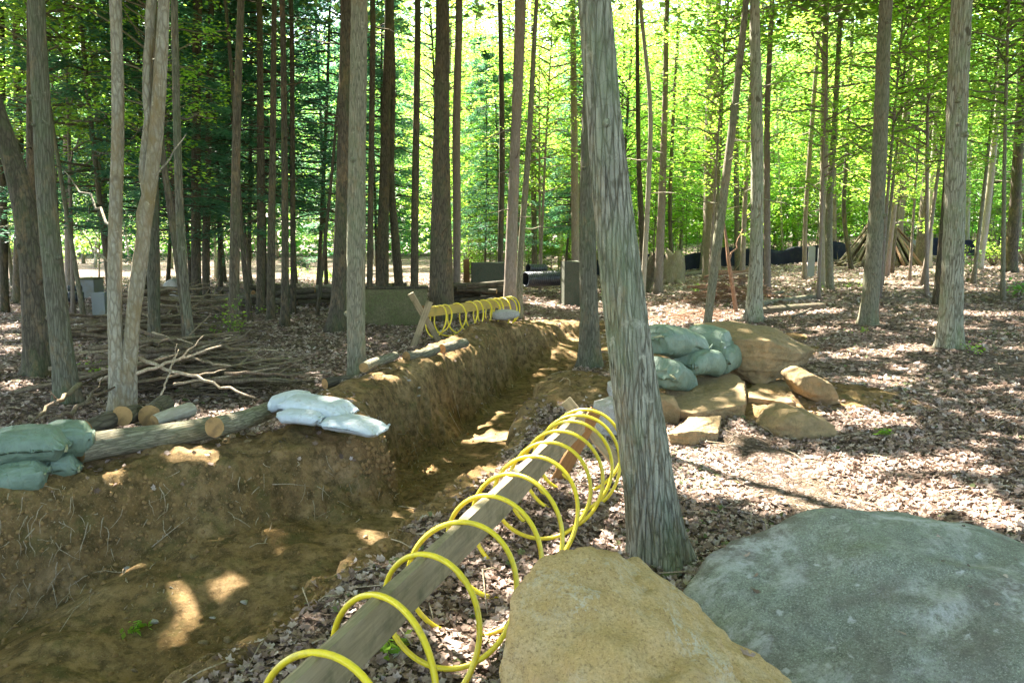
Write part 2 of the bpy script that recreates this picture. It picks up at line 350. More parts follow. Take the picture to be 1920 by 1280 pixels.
def m_cut():
    t = NT('sawn log end'); c = t.coord((1, 1, 1)); sep = t.n('ShaderNodeSeparateXYZ'); t.set(sep.inputs[0], c)
    r = t.math('SQRT', t.math('ADD', t.math('POWER', sep.outputs[1], 2.0), t.math('POWER', sep.outputs[2], 2.0)))
    w = t.math('SINE', t.math('ADD', t.math('MULTIPLY', r, 900.0), t.math('MULTIPLY', t.noise(c, 25, 3), 5.0)))
    col = t.mix(t.ramp(w, [(0, 0.0), (1, .9)]), (.37,.22,.085), (.22,.12,.045)); col = t.mix(t.ramp(t.noise(c, 14, 4), [(.45, 0.0), (.65, .6)]), col, (.13,.08,.04))
    return t.done(t.bsdf(col, .8, None, .2))
M['soil'] = m_plain('soil crumbs', (.27,.165,.07), .95, .6, 14, .1, (.15,.09,.04))
M['cut'] = m_cut()
# ------------------------------------------------------------------ ground
def axis(a, b, st, lo, hi, g):
    c = list(np.arange(a, b+1e-6, st)); s = st; x = b
    up = []
    while x < hi: s *= g; x += s; up.append(x)
    dn = []; s = st; x = a
    while x > lo: s *= g; x -= s; dn.append(x)
    return np.array(dn[::-1]+c+up)
gx = axis(-4.8, 3.6, .03, -260, 260, 1.055)
gy = np.concatenate([axis(1.6, 9.5, .03, -60, 9.6, 1.12)[:-1], axis(9.6, 19, .05, 9.61, 420, 1.05)[1:]])
X, Y = np.meshgrid(gx, gy); Z, S, DD = terrain(X.ravel(), Y.ravel(), True)
nx, ny = len(gx), len(gy)
i, j = np.meshgrid(np.arange(ny-1), np.arange(nx-1), indexing='ij')
Q = np.stack([i*nx+j, i*nx+j+1, (i+1)*nx+j+1, (i+1)*nx+j], -1).reshape(-1, 4)
obj('ground', mesh('ground', np.stack([X.ravel(), Y.ravel(), Z], 1), [Q], M['ground'], True, {'soil': S}), kind='structure')
ZG, SG, DG = Z.reshape(ny, nx), S.reshape(ny, nx), DD.reshape(ny, nx)
def terrain(x, y, full=False):
    """from here on heights are read off the built ground grid"""
    x = np.asarray(x, float); y = np.asarray(y, float)
    i = np.clip(np.searchsorted(gx, x)-1, 0, nx-2); j = np.clip(np.searchsorted(gy, y)-1, 0, ny-2)
    fx = np.clip((x-gx[i])/(gx[i+1]-gx[i]), 0, 1); fy = np.clip((y-gy[j])/(gy[j+1]-gy[j]), 0, 1)
    r = [(G[j, i]*(1-fx)+G[j, i+1]*fx)*(1-fy)+(G[j+1, i]*(1-fx)+G[j+1, i+1]*fx)*fy for G in ((ZG, SG, DG) if full else (ZG,))]
    return tuple(r) if full else r[0]
# ------------------------------------------------------------------ leaves as numpy soup
def leaves(P, size, flat=.45, aspect=.8, seed=0, kite=True, droop=0.0, dirv=None):
    """one folded kite per point: (n*4) verts, 2 tris each -> returned as quads"""
    r = np.random.default_rng(seed); n = len(P)
    if dirv is None:
        a = r.uniform(0, 2*PI, n); D = np.stack([np.cos(a), np.sin(a), r.normal(0, flat, n)-droop], 1)
    else: D = dirv+r.normal(0, .25, (n, 3))
    D /= np.linalg.norm(D, axis=1)[:, None]
    U = np.stack([r.normal(0, flat, n), r.normal(0, flat, n), np.ones(n)], 1)
    Sd = np.cross(D, U); Sd /= np.linalg.norm(Sd, axis=1)[:, None]+1e-9
    Nn = np.cross(Sd, D)
    L = (size*r.uniform(.65, 1.25, n))[:, None]; W = L*aspect*.5
    k = r.uniform(-.12, .12, n)[:, None]*L
    v = np.stack([P, P+D*L*.45+Sd*W+Nn*k, P+D*L, P+D*L*.45-Sd*W+Nn*k], 1).reshape(-1, 3)
    q = np.arange(n*4).reshape(n, 4); t = np.repeat(r.uniform(0, 1, n), 4)
    return v, q, t
# ---- sun patches wanted on the ground: (u, v, ru, rv) in photo pixels
PATCH = [(1440,885,120,16),(1530,925,140,20),(1680,930,120,14),(1640,955,100,14),(1880,965,50,28),(1330,590,85,12),(1420,588,50,6),(1235,602,45,10),(1230,575,50,8),
 (1000,603,75,11),(1060,625,25,16),(800,650,60,8),(850,640,30,6),(385,850,70,10),(300,880,25,6),(215,965,60,8),(250,1000,30,16),(470,1085,22,16),(500,1075,20,14),(385,1125,32,16),
 (285,1100,14,20),(325,1160,26,30),(330,1190,30,26),(720,850,60,20),(790,870,40,12),(60,727,45,8),(30,612,60,6),(40,635,60,5),(30,655,50,5),(240,560,60,10),(540,600,60,7),(640,560,80,10),
 (1500,583,70,4),(1590,610,60,3),(1650,712,60,5),(1560,762,60,9),(1450,762,45,10),(1620,660,60,4),(1700,655,60,4),(1850,590,50,4),(1240,688,14,16),(1300,825,35,16),(1310,860,40,10),
 (680,793,34,10),(330,805,60,9),(460,778,45,6),(600,755,45,8),(120,800,16,10),(345,765,14,8),(1540,880,100,10),(1360,905,70,12),(1150,905,50,16),(1140,880,30,12),(930,820,30,8),(1780,870,60,8),(1640,790,60,6),(1560,520,60,4),(1700,500,60,4),(950,895,40,14),(780,1010,30,8),(1000,1100,60,22),(700,1180,30,10),(900,1215,30,14),(690,1100,20,14),(560,1190,30,12),(1700,1040,0,0)]
PW = []
for u, v, ru, rv in PATCH:
    if ru == 0: continue
    p = hit(u, v); a = hit(u, v-rv); b = hit(u, v+rv)
    PW.append((p[0], p[1], p[2], px(p, ru), min(max(abs(a[1]-b[1])/2, .08), 1.6)))
for f_ in (.02,.10,.17,.30,.38,.52,.66,.80,.97): PW.append((-.68+1.22*f_, 2.2+3.85*f_, .6, .07, .14))   # flecks of sun along the rail
PW = np.array(PW); BIG = PW[(PW[:, 3] > .25) & (PW[:, 1] > 7)]
def blocks(x, y, h, rad):
    for z in np.arange(2.5, h, 1.0):
        sx = BIG[:, 0]+SUN[0]/SUN[2]*z; sy = BIG[:, 1]+SUN[1]/SUN[2]*z
        if (np.hypot(sx-x, sy-y) < rad).any(): return True
    return False
def sun_open(P):
    """True where a leaf would shade one of the sun patches (these gaps are left in the canopy)"""
    m = np.zeros(len(P), bool)
    for x, y, z, rx, ry in PW:
        g_ = .03 if (y < 6.9 and x < -.3) else .20
        k = (P[:, 2]-z)/SUN[2]; sx = P[:, 0]-SUN[0]*k; sy = P[:, 1]-SUN[1]*k
        m |= (((sx-x)/(rx+g_))**2+((sy-y)/(ry+g_))**2) < 1.0
    return m
# ------------------------------------------------------------------ trees by hand
# (points [(u, v, width)] from base to the top of the frame), bark, depth or None, label
BG = 'trees standing in the wood'
TREES = [
 ([(1236,1045,104),(1214,880,98),(1186,680,90),(1152,480,83),(1135,250,72),(1114,0,67)],'bark_near',None,'large leaning tree with furrowed grey-green bark right behind the yellow coil, nearest tree'),
 ([(1107,685,44),(1104,560,36),(1100,400,33),(1106,200,30),(1112,0,28)],'bark_mid',None,'straight tree at the trench edge, half hidden on the left of the large leaning tree'),
 ([(78,700,60),(70,560,52),(55,400,44),(28,300,36),(-20,180,30)],'bark_dark',None,'thick dark trunk bending left, left of the furrowed tree at the left edge'),
 ([(128,752,44),(116,640,38),(94,480,36),(80,250,33),(67,0,30)],'bark_mid',None,'tall grey furrowed tree beside the thick dark bending trunk'),
 ([(668,705,34),(667,480,38),(670,250,35),(674,0,33)],'bark_grey',None,'pale grey straight tree behind the white sandbags'),
 ([(289,663,24),(288,480,23),(286,250,21),(285,0,20)],'bark_mid',None,'grey tree rising out of the brush pile just behind the double stem'),
 ([(364,682,17),(352,600,17),(341,500,17),(333,300,15),(327,0,13)],'bark_mid',None,'slim grey tree bending right at its foot, behind the brush pile'),
 ([(350,640,13),(338,495,14),(318,400,13),(300,250,11),(286,60,9)],'bark_brown',12.6,'thin brown tree leaning left behind the brush pile'),
 ([(370,586,20),(367,480,20),(368,250,18),(370,0,17)],'bark_dark',None,'blotched black and white trunk left of a thin straight brown one'),
 ([(386,576,15),(386,480,15),(391,250,13),(396,0,12)],'bark_brown',None,'thin brown trunk touching the right side of the blotched black one'),
 ([(437,640,21),(440,480,20),(443,250,16),(452,0,13)],'bark_brown',None,'brown trunk with leafy shoots at its foot'),
 ([(470,604,10),(457,500,10),(448,380,9),(440,200,8)],'bark_dark',None,'thin dark leaning tree just right of the brown trunk with leafy shoots'),
 ([(488,588,17),(489,400,15),(487,0,11)],'bark_brown',None,'left one of the two close reddish brown trunks before the log heap'),
 ([(508,602,17),(508,480,16),(512,250,12),(514,0,10)],'bark_brown',None,'right one of the two close reddish brown trunks before the log heap'),
 ([(534,611,18),(535,480,15),(533,250,13),(530,0,11)],'bark_dark',None,'dark straight trunk before the low heap of logs'),
 ([(550,588,11),(549,400,11),(547,0,9)],'bark_dark',None,'thin dark trunk close on the right of the straight dark one'),
 ([(594,592,7),(607,480,7),(622,330,6),(640,120,5)],'bark_dark',None,'very thin sapling leaning right beside the thick dark flared trunk'),
 ([(630,622,42),(635,560,30),(640,400,27),(646,200,25),(650,0,24)],'bark_dark',None,'dark trunk with a flared foot left of the pale grey straight tree'),
 ([(692,560,13),(696,300,12),(700,0,11)],'bark_brown',21.5,'thin brown trunk behind the left end of the concrete wall'),
 ([(716,545,27),(719,400,23),(724,200,18),(730,0,15)],'bark_brown',22.5,'brown trunk rising behind the middle of the concrete wall'),
 ([(750,540,20),(742,450,18),(732,350,13),(738,150,11)],'bark_dark',23.0,'curved dark trunk behind the concrete wall, second from its right end'),
 ([(776,540,16),(778,400,15),(781,200,14),(784,0,13)],'bark_dark',22.0,'slim dark trunk between the concrete wall and the thickest dark tree'),
 ([(828,600,54),(827,480,46),(827,250,34),(831,0,28)],'bark_brown',None,'thick dark brown tree behind the far yellow coil'),
 ([(856,560,14),(857,400,16),(855,250,17),(862,0,15)],'bark_pink',23.0,'slim trunk touching the right side of the thick dark brown tree'),
 ([(938,545,12),(938,480,12),(942,300,12),(938,0,10)],'bark_dark',26.0,'thin dark trunk left of the trees that hold the far yellow coil'),
 ([(955,602,28),(958,480,25),(967,250,20),(977,0,24)],'bark_pink',None,'brown and white tree holding the right end of the far rail'),
 ([(972,598,17),(975,480,13),(990,300,12),(998,150,10),(1006,0,8)],'bark_grey',None,'slender tree leaning right, grown against the tree at the far rail end'),
 ([(1003,498,12),(1000,300,11),(1000,0,9)],'bark_brown',32.0,'dark brown trunk behind the black corrugated pipes'),
 ([(1080,505,17),(1078,380,16),(1076,200,14),(1074,0,12)],'bark_pink',28.0,'pinkish trunk with dead twigs just left of the trench edge tree'),
 ([(1210,515,16),(1197,300,9),(1194,0,8)],'bark_dark',27.0,'thin dark trunk close to the right of the large leaning tree'),
 ([(1204,560,10),(1214,400,10),(1222,200,9),(1203,40,8)],'bark_pale',22.0,'pale thin wavy sapling right of the large leaning tree'),
 ([(1234,540,18),(1240,400,16),(1247,200,12),(1250,0,10)],'bark_pink',26.0,'pinkish grey tree behind the leaning broken stump'),
 ([(1335,525,40),(1334,480,36),(1336,250,31),(1338,0,28)],'bark_pink',None,'broad pinkish grey trunk behind the leaning tree by the green sandbags'),
 ([(1326,608,15),(1343,470,21),(1372,250,16),(1400,0,13)],'bark_grey',None,'tree leaning right just behind the green sandbags'),
 ([(1412,602,36),(1419,480,27),(1420,250,26),(1414,0,20)],'bark_near',None,'upright shaggy grey tree beyond the sandbags with the fallen logs on its right'),
 ([(1440,520,14),(1438,300,12),(1438,200,11),(1448,0,10)],'bark_pink',24.0,'slim tree showing on the right side of the upright shaggy grey tree'),
 ([(1508,523,9),(1510,400,9),(1521,250,9),(1540,0,7)],'bark_pink',None,'thin wavy tree before the black silt fence'),
 ([(1556,543,15),(1553,400,14),(1564,250,12),(1577,0,9)],'bark_grey',None,'slim grey tree leaning right in front of the grey boards'),
 ([(1545,512,19),(1545,400,17),(1546,200,14),(1547,0,12)],'bark_pale',26.0,'pale trunk standing against the grey boards'),
 ([(1627,608,33),(1639,480,30),(1651,250,26),(1660,0,24)],'bark_grey',None,'grey tree with dark rings in front of the stick shelter'),
 ([(1682,490,13),(1688,430,12),(1700,250,10),(1712,50,7)],'bark_pink',36.0,'thin pinkish tree right behind the stick shelter'),
 ([(1725,492,21),(1734,400,21),(1749,250,22),(1772,0,19)],'bark_brown',34.0,'brown tree leaning right beyond the stick shelter'),
 ([(1740,498,15),(1745,400,13),(1750,300,11),(1762,100,8)],'bark_pale',32.0,'pale forked trunk touching the brown tree beyond the shelter'),
 ([(1780,650,47),(1788,480,38),(1793,250,37),(1802,0,36)],'bark_near',None,'thick straight furrowed tree on the right slope'),
 ([(1756,573,15),(1764,480,14),(1772,380,12),(1784,150,10)],'bark_dark',None,'dark curved trunk peeping out on the left of the thick furrowed tree'),
 ([(1833,505,17),(1843,450,15),(1867,250,11),(1886,0,8)],'bark_pale',None,'pale slender tree leaning right near the right edge'),
 ([(1893,510,25),(1902,400,20),(1917,150,17),(1925,0,16)],'bark_dark',None,'dark trunk at the right edge beside the bushes'),
 ([(9,585,16),(4,300,14),(2,0,12)],'bark_dark',None,'dark trunk cut by the left edge of the picture'),
 ([(34,588,20),(37,400,18),(30,0,13)],'bark_brown',24.0,'brown trunk showing left of the thick dark bending trunk'),
 ([(132,560,18),(128,400,15),(122,0,11)],'bark_pink',27.0,'pinkish trunk behind the left black pipe'),
 ([(62,600,20),(60,300,20),(60,0,17)],'bark_dark',17.0,'dark straight trunk behind the thick bending one'),
 ([(1597,500,9),(1580,400,8),(1590,250,8),(1600,0,7)],'bark_dark',33.0,'thin dark tree left of the stick shelter behind the fence'),
 ([(1262,505,9),(1255,400,8),(1263,200,7),(1275,0,6)],'bark_dark',33.0,'thin dark tree behind the rotten stump'),
 ([(1384,500,12),(1380,300,11),(1384,0,9)],'bark_brown',36.0,'brown tree behind the silt fence between the leaning tree and the shaggy one'),
]
def densify(pts, rad, step):
    pts = np.array(pts); seg = np.linalg.norm(np.diff(pts, axis=0), axis=1); s = np.concatenate([[0], np.cumsum(seg)])
    n = max(4, int(s[-1]/step)); q = np.linspace(0, s[-1], n)
    # catmull-like smoothing through interpolation of a lightly smoothed polyline
    P = np.stack([np.interp(q, s, pts[:, a]) for a in range(3)], 1); R = np.interp(q, s, rad)
    w = max(1, int(1.0/step))
    if n > 4*w:
        ker = np.ones(2*w+1)/(2*w+1)
        for a in range(3):
            e = np.concatenate([2*P[0, a]-P[1:w+1, a][::-1], P[:, a], 2*P[-1, a]-P[-w-1:-1, a][::-1]]); P[:, a] = np.convolve(e, ker, 'valid')
    return P, R, q
def trunk_mesh(P, R, q, near, seed, acc):
    k = 200 if near == 2 else (40 if near == 1 else 12)
    th = np.linspace(0, 2*PI, k, endpoint=False)[None, :]; qq = q[:, None]
    r = np.random.default_rng(seed); ph = r.uniform(0, 6, 4); nl = r.integers(4, 7)
    lobe = 1+.04*np.cos(2*th+ph[0]+qq*.3)+.05*fbm(np.cos(th)*1.5+ph[1], np.sin(th)*1.5, qq*1.2, s=seed % 100)
    fl = np.exp(-qq/.19); lobe = lobe+fl*(.16+.24*np.cos(nl*th+ph[2]))
    if near:
        fr = 15 if near == 2 else 6
        cs, sn = np.cos(th)*fr, np.sin(th)*fr
        f1 = np.abs(noise(cs, sn, qq*3.0, s=5)); f2 = np.abs(noise(cs*1.9, sn*1.9, qq*9, s=6))
        lobe = lobe+(.055 if near == 2 else .07)*(sstep(0, .28, f1)-.6)+(.045)*(f2-.3)
        lobe = lobe-.10*sstep(.78, .9, noise(np.cos(th)*2+ph[3], np.sin(th)*2, qq*1.7, s=9))
    V, Qd, T = tube(P, R, k, True, lobe)
    acc.add(V, Qd, T)
def limb(acc, a, b, r0, r1, seed, k=6, wig=.12, n=8, sag=0.0):
    r = np.random.default_rng(seed); t = np.linspace(0, 1, n)[:, None]; L = np.linalg.norm(np.subtract(b, a))
    P = np.array(a)*(1-t)+np.array(b)*t; w = r.normal(0, wig*L/3, (n, 3)); w[0] = 0
    P = P+w*np.sin(t*PI)*.6+np.array([0, 0, -1])*sag*L*np.sin(t*PI)
    acc.add(*tube(P, np.linspace(r0, r1, n), k))
    return P
near_trees = []
for ti, (pp, bark, Yd, lab) in enumerate(TREES):
    b = hit(pp[0][0], pp[0][1])
    if Yd: b = at(pp[0][0], pp[0][1], Yd)
    Yb = b[1]
    P = [at(u, v, Yb) for u, v, w in pp]; R = [px(p, w)/2 for p, (u, v, w) in zip(P, pp)]
    g = gz(P[0][0], Yb)
    P[0][2] = g-.05
    if Yd: P[0][0] = at(pp[0][0], pp[0][1], Yb)[0]
    # extend above the frame into the canopy
    d = P[-1]-P[-2]; d = d/np.linalg.norm(d); d = d*.6+np.array([0, 0, .4]); d /= np.linalg.norm(d)
    ztop = 13.5+random.uniform(-1.5, 2)
    if Yb > 30: ztop += 2
    Lx = max(1.5, (ztop-P[-1][2]))
    rt = R[-1]
    for q in (.35, .7, 1.0): P.append(P[-1]+d*Lx*.34+np.array([random.uniform(-.15, .15), random.uniform(-.2, .2), 0])); R.append(rt*(1-.75*q))
    near = 2 if ti == 0 else (1 if Yb < 16 else 0)
    step = .035 if near == 2 else (.07 if near == 1 else .22)
    Pd, Rd, q = densify(P, R, step)
    Rd = Rd*(.93+.10*np.exp(-q/.3))
    acc = Acc(); trunk_mesh(Pd, Rd, q, near, 100+ti, acc)
    rr = np.random.default_rng(500+ti)
    if near:
        for _ in range(7 if near == 2 else 9):
            i0 = int(rr.uniform(.06, .6)*len(Pd)); a = rr.uniform(PI*.9, PI*2.1); dv_ = np.array([math.cos(a), math.sin(a), rr.uniform(.1, .7)]); L_ = Rd[i0]*rr.uniform(1.05, 1.5)
            acc.add(*tube(np.array([Pd[i0], Pd[i0]+dv_*L_*.8, Pd[i0]+dv_*L_*.97, Pd[i0]+dv_*L_]), np.array([.5, .3, .2, .1])*Rd[i0]*rr.uniform(.5, 1.1), 9))
    if near == 0 or ti in (5, 6, 9):   # dead twigs on the stem
        for _ in range(rr.integers(4, 12)):
            f = rr.uniform(.15, .6); i0 = int(f*len(Pd)); a = rr.uniform(0, 2*PI); L = rr.uniform(.4, 1.5)
            e = Pd[i0]+np.array([math.cos(a), math.sin(a), rr.uniform(-.25, .35)])*L
            limb(acc, Pd[i0], e, min(.02, Rd[i0]*.4), .004, int(rr.integers(1e6)), 4, .12, 6)
    near_trees.append(dict(P=Pd, R=Rd, acc=acc, base=Pd[0].copy(), bark=bark, lab=lab, top=Pd[-1], Y=Yb, ti=ti))
# the double stem (one tree): built the same way with two stems
def stem_pts(pp, Y): P = [at(u, v, Y) for u, v, w in pp]; return P, [px(p, w)/2 for p, (u, v, w) in zip(P, pp)]
b = hit(230, 770); Yb = b[1]
acc = Acc()
tops = []
for si, pp in enumerate(([(226,775,38),(216,640,26),(208,500,25),(222,380,23),(221,200,22),(220,0,22)], [(238,775,30),(240,690,26),(248,600,24),(257,500,26),(270,425,22),(287,375,24),(291,250,25),(305,100,22),(311,0,19)])):
    P, R = stem_pts(pp, Yb+.03*si); P[0][2] = gz(P[0][0], Yb)-.05
    for q in (.35, .7, 1.): P.append(P[-1]+np.array([.1*(si*2-1), random.uniform(-.1, .2), 2.4])); R.append(R[-1]*.75)
    Pd, Rd, q = densify(P, R, .07); trunk_mesh(Pd, Rd, q, 1, 300+si, acc); tops.append(Pd)
limb(acc, at(262, 470, Yb), at(284, 0, Yb+.1), .04, .05, 3, 10, .03, 14)
limb(acc, at(225, 440, Yb), at(120, 320, Yb+1), .02, .006, 4, 5, .1, 10)
limb(acc, at(225, 520, Yb), at(150, 430, Yb+.8), .018, .005, 5, 5, .1, 10)
limb(acc, at(292, 330, Yb), at(350, 250, Yb+.5), .014, .004, 6, 5, .1, 8)
near_trees.append(dict(P=tops[1], R=None, acc=acc, base=tops[0][0].copy(), bark='bark_flaky', lab='double-stemmed grey tree with flaking bark rising behind the log barricade', top=tops[1][-1], Y=Yb, ti=900))
# trees standing behind and beside the viewpoint, whose crowns shade the place
for i_, (x, y) in enumerate([(-6.5,-2.5),(4.5,-3),(9.5,3.5),(-10.5,4),(-1,-6.5),(12,9.5),(-14,10),(-17.5,17),(16.5,16),(-7,-8),(7,-8)]):
    g = gz(x, y); r0 = .18+.02*(i_ % 3)
    P = [np.array([x, y, g-.05]), np.array([x+.1, y, 5.]), np.array([x+.2, y+.2, 10.]), np.array([x, y+.3, 14.5])]
    Pd, Rd, q = densify(P, [r0, r0*.8, r0*.6, r0*.2], .2); acc = Acc(); trunk_mesh(Pd, Rd, q, 0, 700+i_, acc)
    near_trees.append(dict(P=Pd, R=Rd, acc=acc, base=Pd[0].copy(), bark='bark_grey', lab='tall grey tree standing outside the view, behind or beside the viewpoint', top=Pd[-1], Y=y, ti=950+i_, off=True))
# ---- high canopy: leaf clusters shared out to the nearest trunks
NC = 5600
cl = []
cx = rng.uniform(-27, 24, NC); cy = rng.uniform(-11, 28, NC)
cz = rng.uniform(8.4, 15.5, NC); cs_ = rng.uniform(.55, 1.0, NC)
# extra leaf clusters, added towards the sun to throw solid shade on these spots
DENSE = [(x, y) for x, y, n in ((1.6,3.4,30),(2.6,3.4,40),(.4,2.6,25),(3.2,2.6,20),(-3.2,4.6,30),(-4.2,4.0,20),(-1.2,8.6,25),(-.2,12,20),(-2.4,6.0,12),(4.0,11,14),(-5,9,25),(-4,12,20)) for _ in range(n)]
e_ = np.array(DENSE); zz_ = rng.uniform(8.8, 14.5, len(e_)); kk = zz_/SUN[2]
cx = np.concatenate([cx, e_[:, 0]+SUN[0]*kk+rng.normal(0, .55, len(e_))]); cy = np.concatenate([cy, e_[:, 1]+SUN[1]*kk+rng.normal(0, .55, len(e_))])
cz = np.concatenate([cz, zz_]); cs_ = np.concatenate([cs_, np.full(len(e_), .8)])
tx = np.array([t['top'][:2] for t in near_trees])
own = np.argmin((cx[:, None]-tx[None, :, 0])**2+(cy[:, None]-tx[None, :, 1])**2, 1)
for i_, t in enumerate(near_trees):
    m = np.nonzero(own == i_)[0]
    r = np.random.default_rng(4000+i_)
    root = empty('forest_tree', t['base'], t['lab'], 'tree', 'trees outside the view that shade the place' if t.get('off') else BG)
    for c in m[::5][:14]:
        i0 = int(len(t['P'])*r.uniform(.72, .97)); limb(t['acc'], t['P'][i0], (cx[c], cy[c], max(cz[c], t['P'][i0][2]-.5)), .05, .012, int(c), 5, .12, 8)
    obj('trunk', t['acc'].mesh('trunk', M[t['bark']], True, t['base']), root)
    if len(m):
        nl = 48
        P = np.repeat(np.stack([cx[m], cy[m], cz[m]], 1), nl, 0)+r.normal(0, 1, (len(m)*nl, 3))*np.repeat(cs_[m], nl)[:, None]*np.array([.62, .62, .28])
        P = P[~sun_open(P)]
        v, q, ti_ = leaves(P, .26, .35, .85, 10+i_)
        obj('crown', mesh('crown', v-t['base'], [q], M['leaf_hi'], False, {'tint': ti_}), root)
# ------------------------------------------------------------------ background tree kinds (prototype meshes, shared by the copies)
def branchy(seed, h, r0, crown0, rad, nb, per, size, kind, flat=.25):
    r = np.random.default_rng(seed); acc = Acc(); n = 14; t = np.linspace(0, 1, n)
    bend = r.normal(0, .35, 2)
    P = np.stack([bend[0]*np.sin(t*2.2)*h*.03+bend[0]*t*h*.05, bend[1]*np.sin(t*3)*h*.03, t*h-.1], 1)
    acc.add(*tube(P, r0*(1-.85*t**1.3)*(1+.35*np.exp(-t*h/.3)), 9))
    pts = []; dirs = []
    for b_ in range(nb):
        f = (crown0+(h-crown0)*((b_+r.uniform(0, 1))/nb)**.9)/h; f = min(f, .985)
        base = np.array([np.interp(f, t, P[:, k]) for k in range(3)]); a = r.uniform(0, 2*PI)
        fh = (f*h-crown0)/(h-crown0)
        if kind == 'hem': L = rad*(1-fh*.75)*r.uniform(.6, 1.1); dz = r.uniform(-.25, .05)
        else: L = rad*(.55+.6*math.sin(PI*min(1, fh*.9+.1)))*r.uniform(.5, 1.1); dz = r.uniform(-.05, .55)
        dv = np.array([math.cos(a), math.sin(a), dz])
        BP = limb(acc, base, base+dv*L, .02+.012*L*(r0/.15), .004, int(r.integers(1e6)), 4, .10, 7, -.05 if kind != 'hem' else -.04)
        nc_ = 7 if kind == 'hem' else 5; ct = r.uniform(.3, 1.05, nc_); cq = r.normal(0, 1, nc_); ci_ = r.integers(0, nc_, per); tt = np.clip(ct[ci_]+r.normal(0, .07, per), .15, 1.1)
        q = np.stack([np.interp(tt, np.linspace(0, 1, len(BP)), BP[:, k]) for k in range(3)], 1)
        side = np.array([-math.sin(a), math.cos(a), 0]); sp = (cq[ci_]+r.normal(0, .38, per))*(.30 if kind == 'hem' else .34)*L*(.35+.8*np.sin(tt*PI*.9))*.75
        q = q+side*sp[:, None]+np.stack([r.normal(0, .08, per), r.normal(0, .08, per), r.normal(0, .06 if kind == 'hem' else .12, per)-np.abs(sp)*.18-(.10 if kind == 'hem' else 0)*tt*L*.5], 1)
        pts.append(q); dirs.append(np.repeat((dv+side*.0)[None], per, 0)+side*np.sign(sp)[:, None]*.7)
    pts = np.concatenate(pts); dirs = np.concatenate(dirs)
    if kind == 'hem': v, q, ti_ = leaves(pts, size, .3, .32, seed, dirv=dirs)
    else: v, q, ti_ = leaves(pts, size, flat, .75, seed, droop=.15)
    return acc, v, q, ti_
KIND = {}
def kind(name, mats, *a, **k):
    acc, v, q, ti_ = branchy(*a, **k)
    KIND[name] = (acc.mesh('trunk', M[mats[0]]), mesh('crown', v, [q], M[mats[1]], False, {'tint': ti_}))
for s_ in range(4): kind('mid%d' % s_, (['bark_pink', 'bark_grey', 'bark_brown', 'bark_pale'][s_], 'leaf' if s_ % 2 else 'leaf_y'), 20+s_, 16, .10, 1.8+s_*.6, 2.7, 70, 80, .15, 'dec')
for s_ in range(4): kind('sap%d' % s_, (['bark_pink', 'bark_grey', 'bark_dark', 'bark_pale'][s_], 'leaf_y' if s_ != 1 else 'leaf'), 40+s_, 7.5, .035, 1.0+.4*s_, 1.5, 40, 85, .12, 'dec')
for s_ in range(2): kind('tall%d' % s_, (['bark_pink', 'bark_grey'][s_], 'leaf_y'), 50+s_, 11.5, .055, 3.2+s_, 2.6, 46, 110, .13, 'dec')
for s_ in range(2): kind('bush%d' % s_, ('bark_pink', 'leaf_y'), 60+s_, 2.6, .02, .15, 1.1, 26, 70, .11, 'dec')
for s_ in range(3): kind('hem%d' % s_, ('bark_dark' if s_ else 'bark_brown', 'needle'), 80+s_, 15, .07, 1.9+.5*s_, 3.1, 88, 260, .16, 'hem')
def put(kd, name, x, y, s, label, cat, group):
    root = empty(name, (x, y, gz(x, y)-.03), label, cat, group); root.rotation_euler = (random.gauss(0, .03), random.gauss(0, .03), random.uniform(0, 6.28)); root.scale = (s, s, s*random.uniform(.9, 1.15))
    a, c = KIND[kd]; obj('trunk', a, root); obj('crown', c, root)
    return root
taken = [(t['base'][0], t['base'][1]) for t in near_trees]
def free(x, y, d):
    for a, b in taken:
        if (x-a)**2+(y-b)**2 < d*d: return False
    taken.append((x, y)); return True
def scatter(n, ul, ur, y0, y1, kinds, name, s0, s1, label, cat, group, dmin=1.6, seed=1):
    r = random.Random(seed); c = 0; tries = 0
    while c < n and tries < n*40:
        tries += 1; y = math.sqrt(r.uniform(y0*y0, y1*y1)); u = r.uniform(ul, ur); x = (u-960)/F*y
        if y < 44 and name != 'leafy_bush' and blocks(x, y, 7 if name == 'sapling' else 13, .9 if name == 'sapling' else (1.1 if x < -2 else 1.5)): continue
        if not free(x, y, dmin): continue
        put(r.choice(kinds), name, x, y, r.uniform(s0, s1), label, cat, group); c += 1
# dark hemlocks, left to centre
scatter(22, 60, 840, 19, 36, ['hem0', 'hem1', 'hem2'], 'hemlock_tree', .8, 1.15, 'dark green hemlock with layered drooping boughs among the left trunks', 'tree', 'dark hemlocks on the left', 1.5, 11)
scatter(4, 350, 640, 15.5, 20, ['hem0', 'hem2'], 'hemlock_tree', .75, .95, 'dark green hemlock close behind the brush piles', 'tree', 'hemlocks behind the brush piles', 1.4, 12)
scatter(6, 860, 1120, 27, 40, ['hem1', 'hem2'], 'hemlock_tree', .6, .9, 'small bluish green hemlock beyond the far yellow coil', 'tree', 'hemlocks in the middle distance', 2.0, 13)
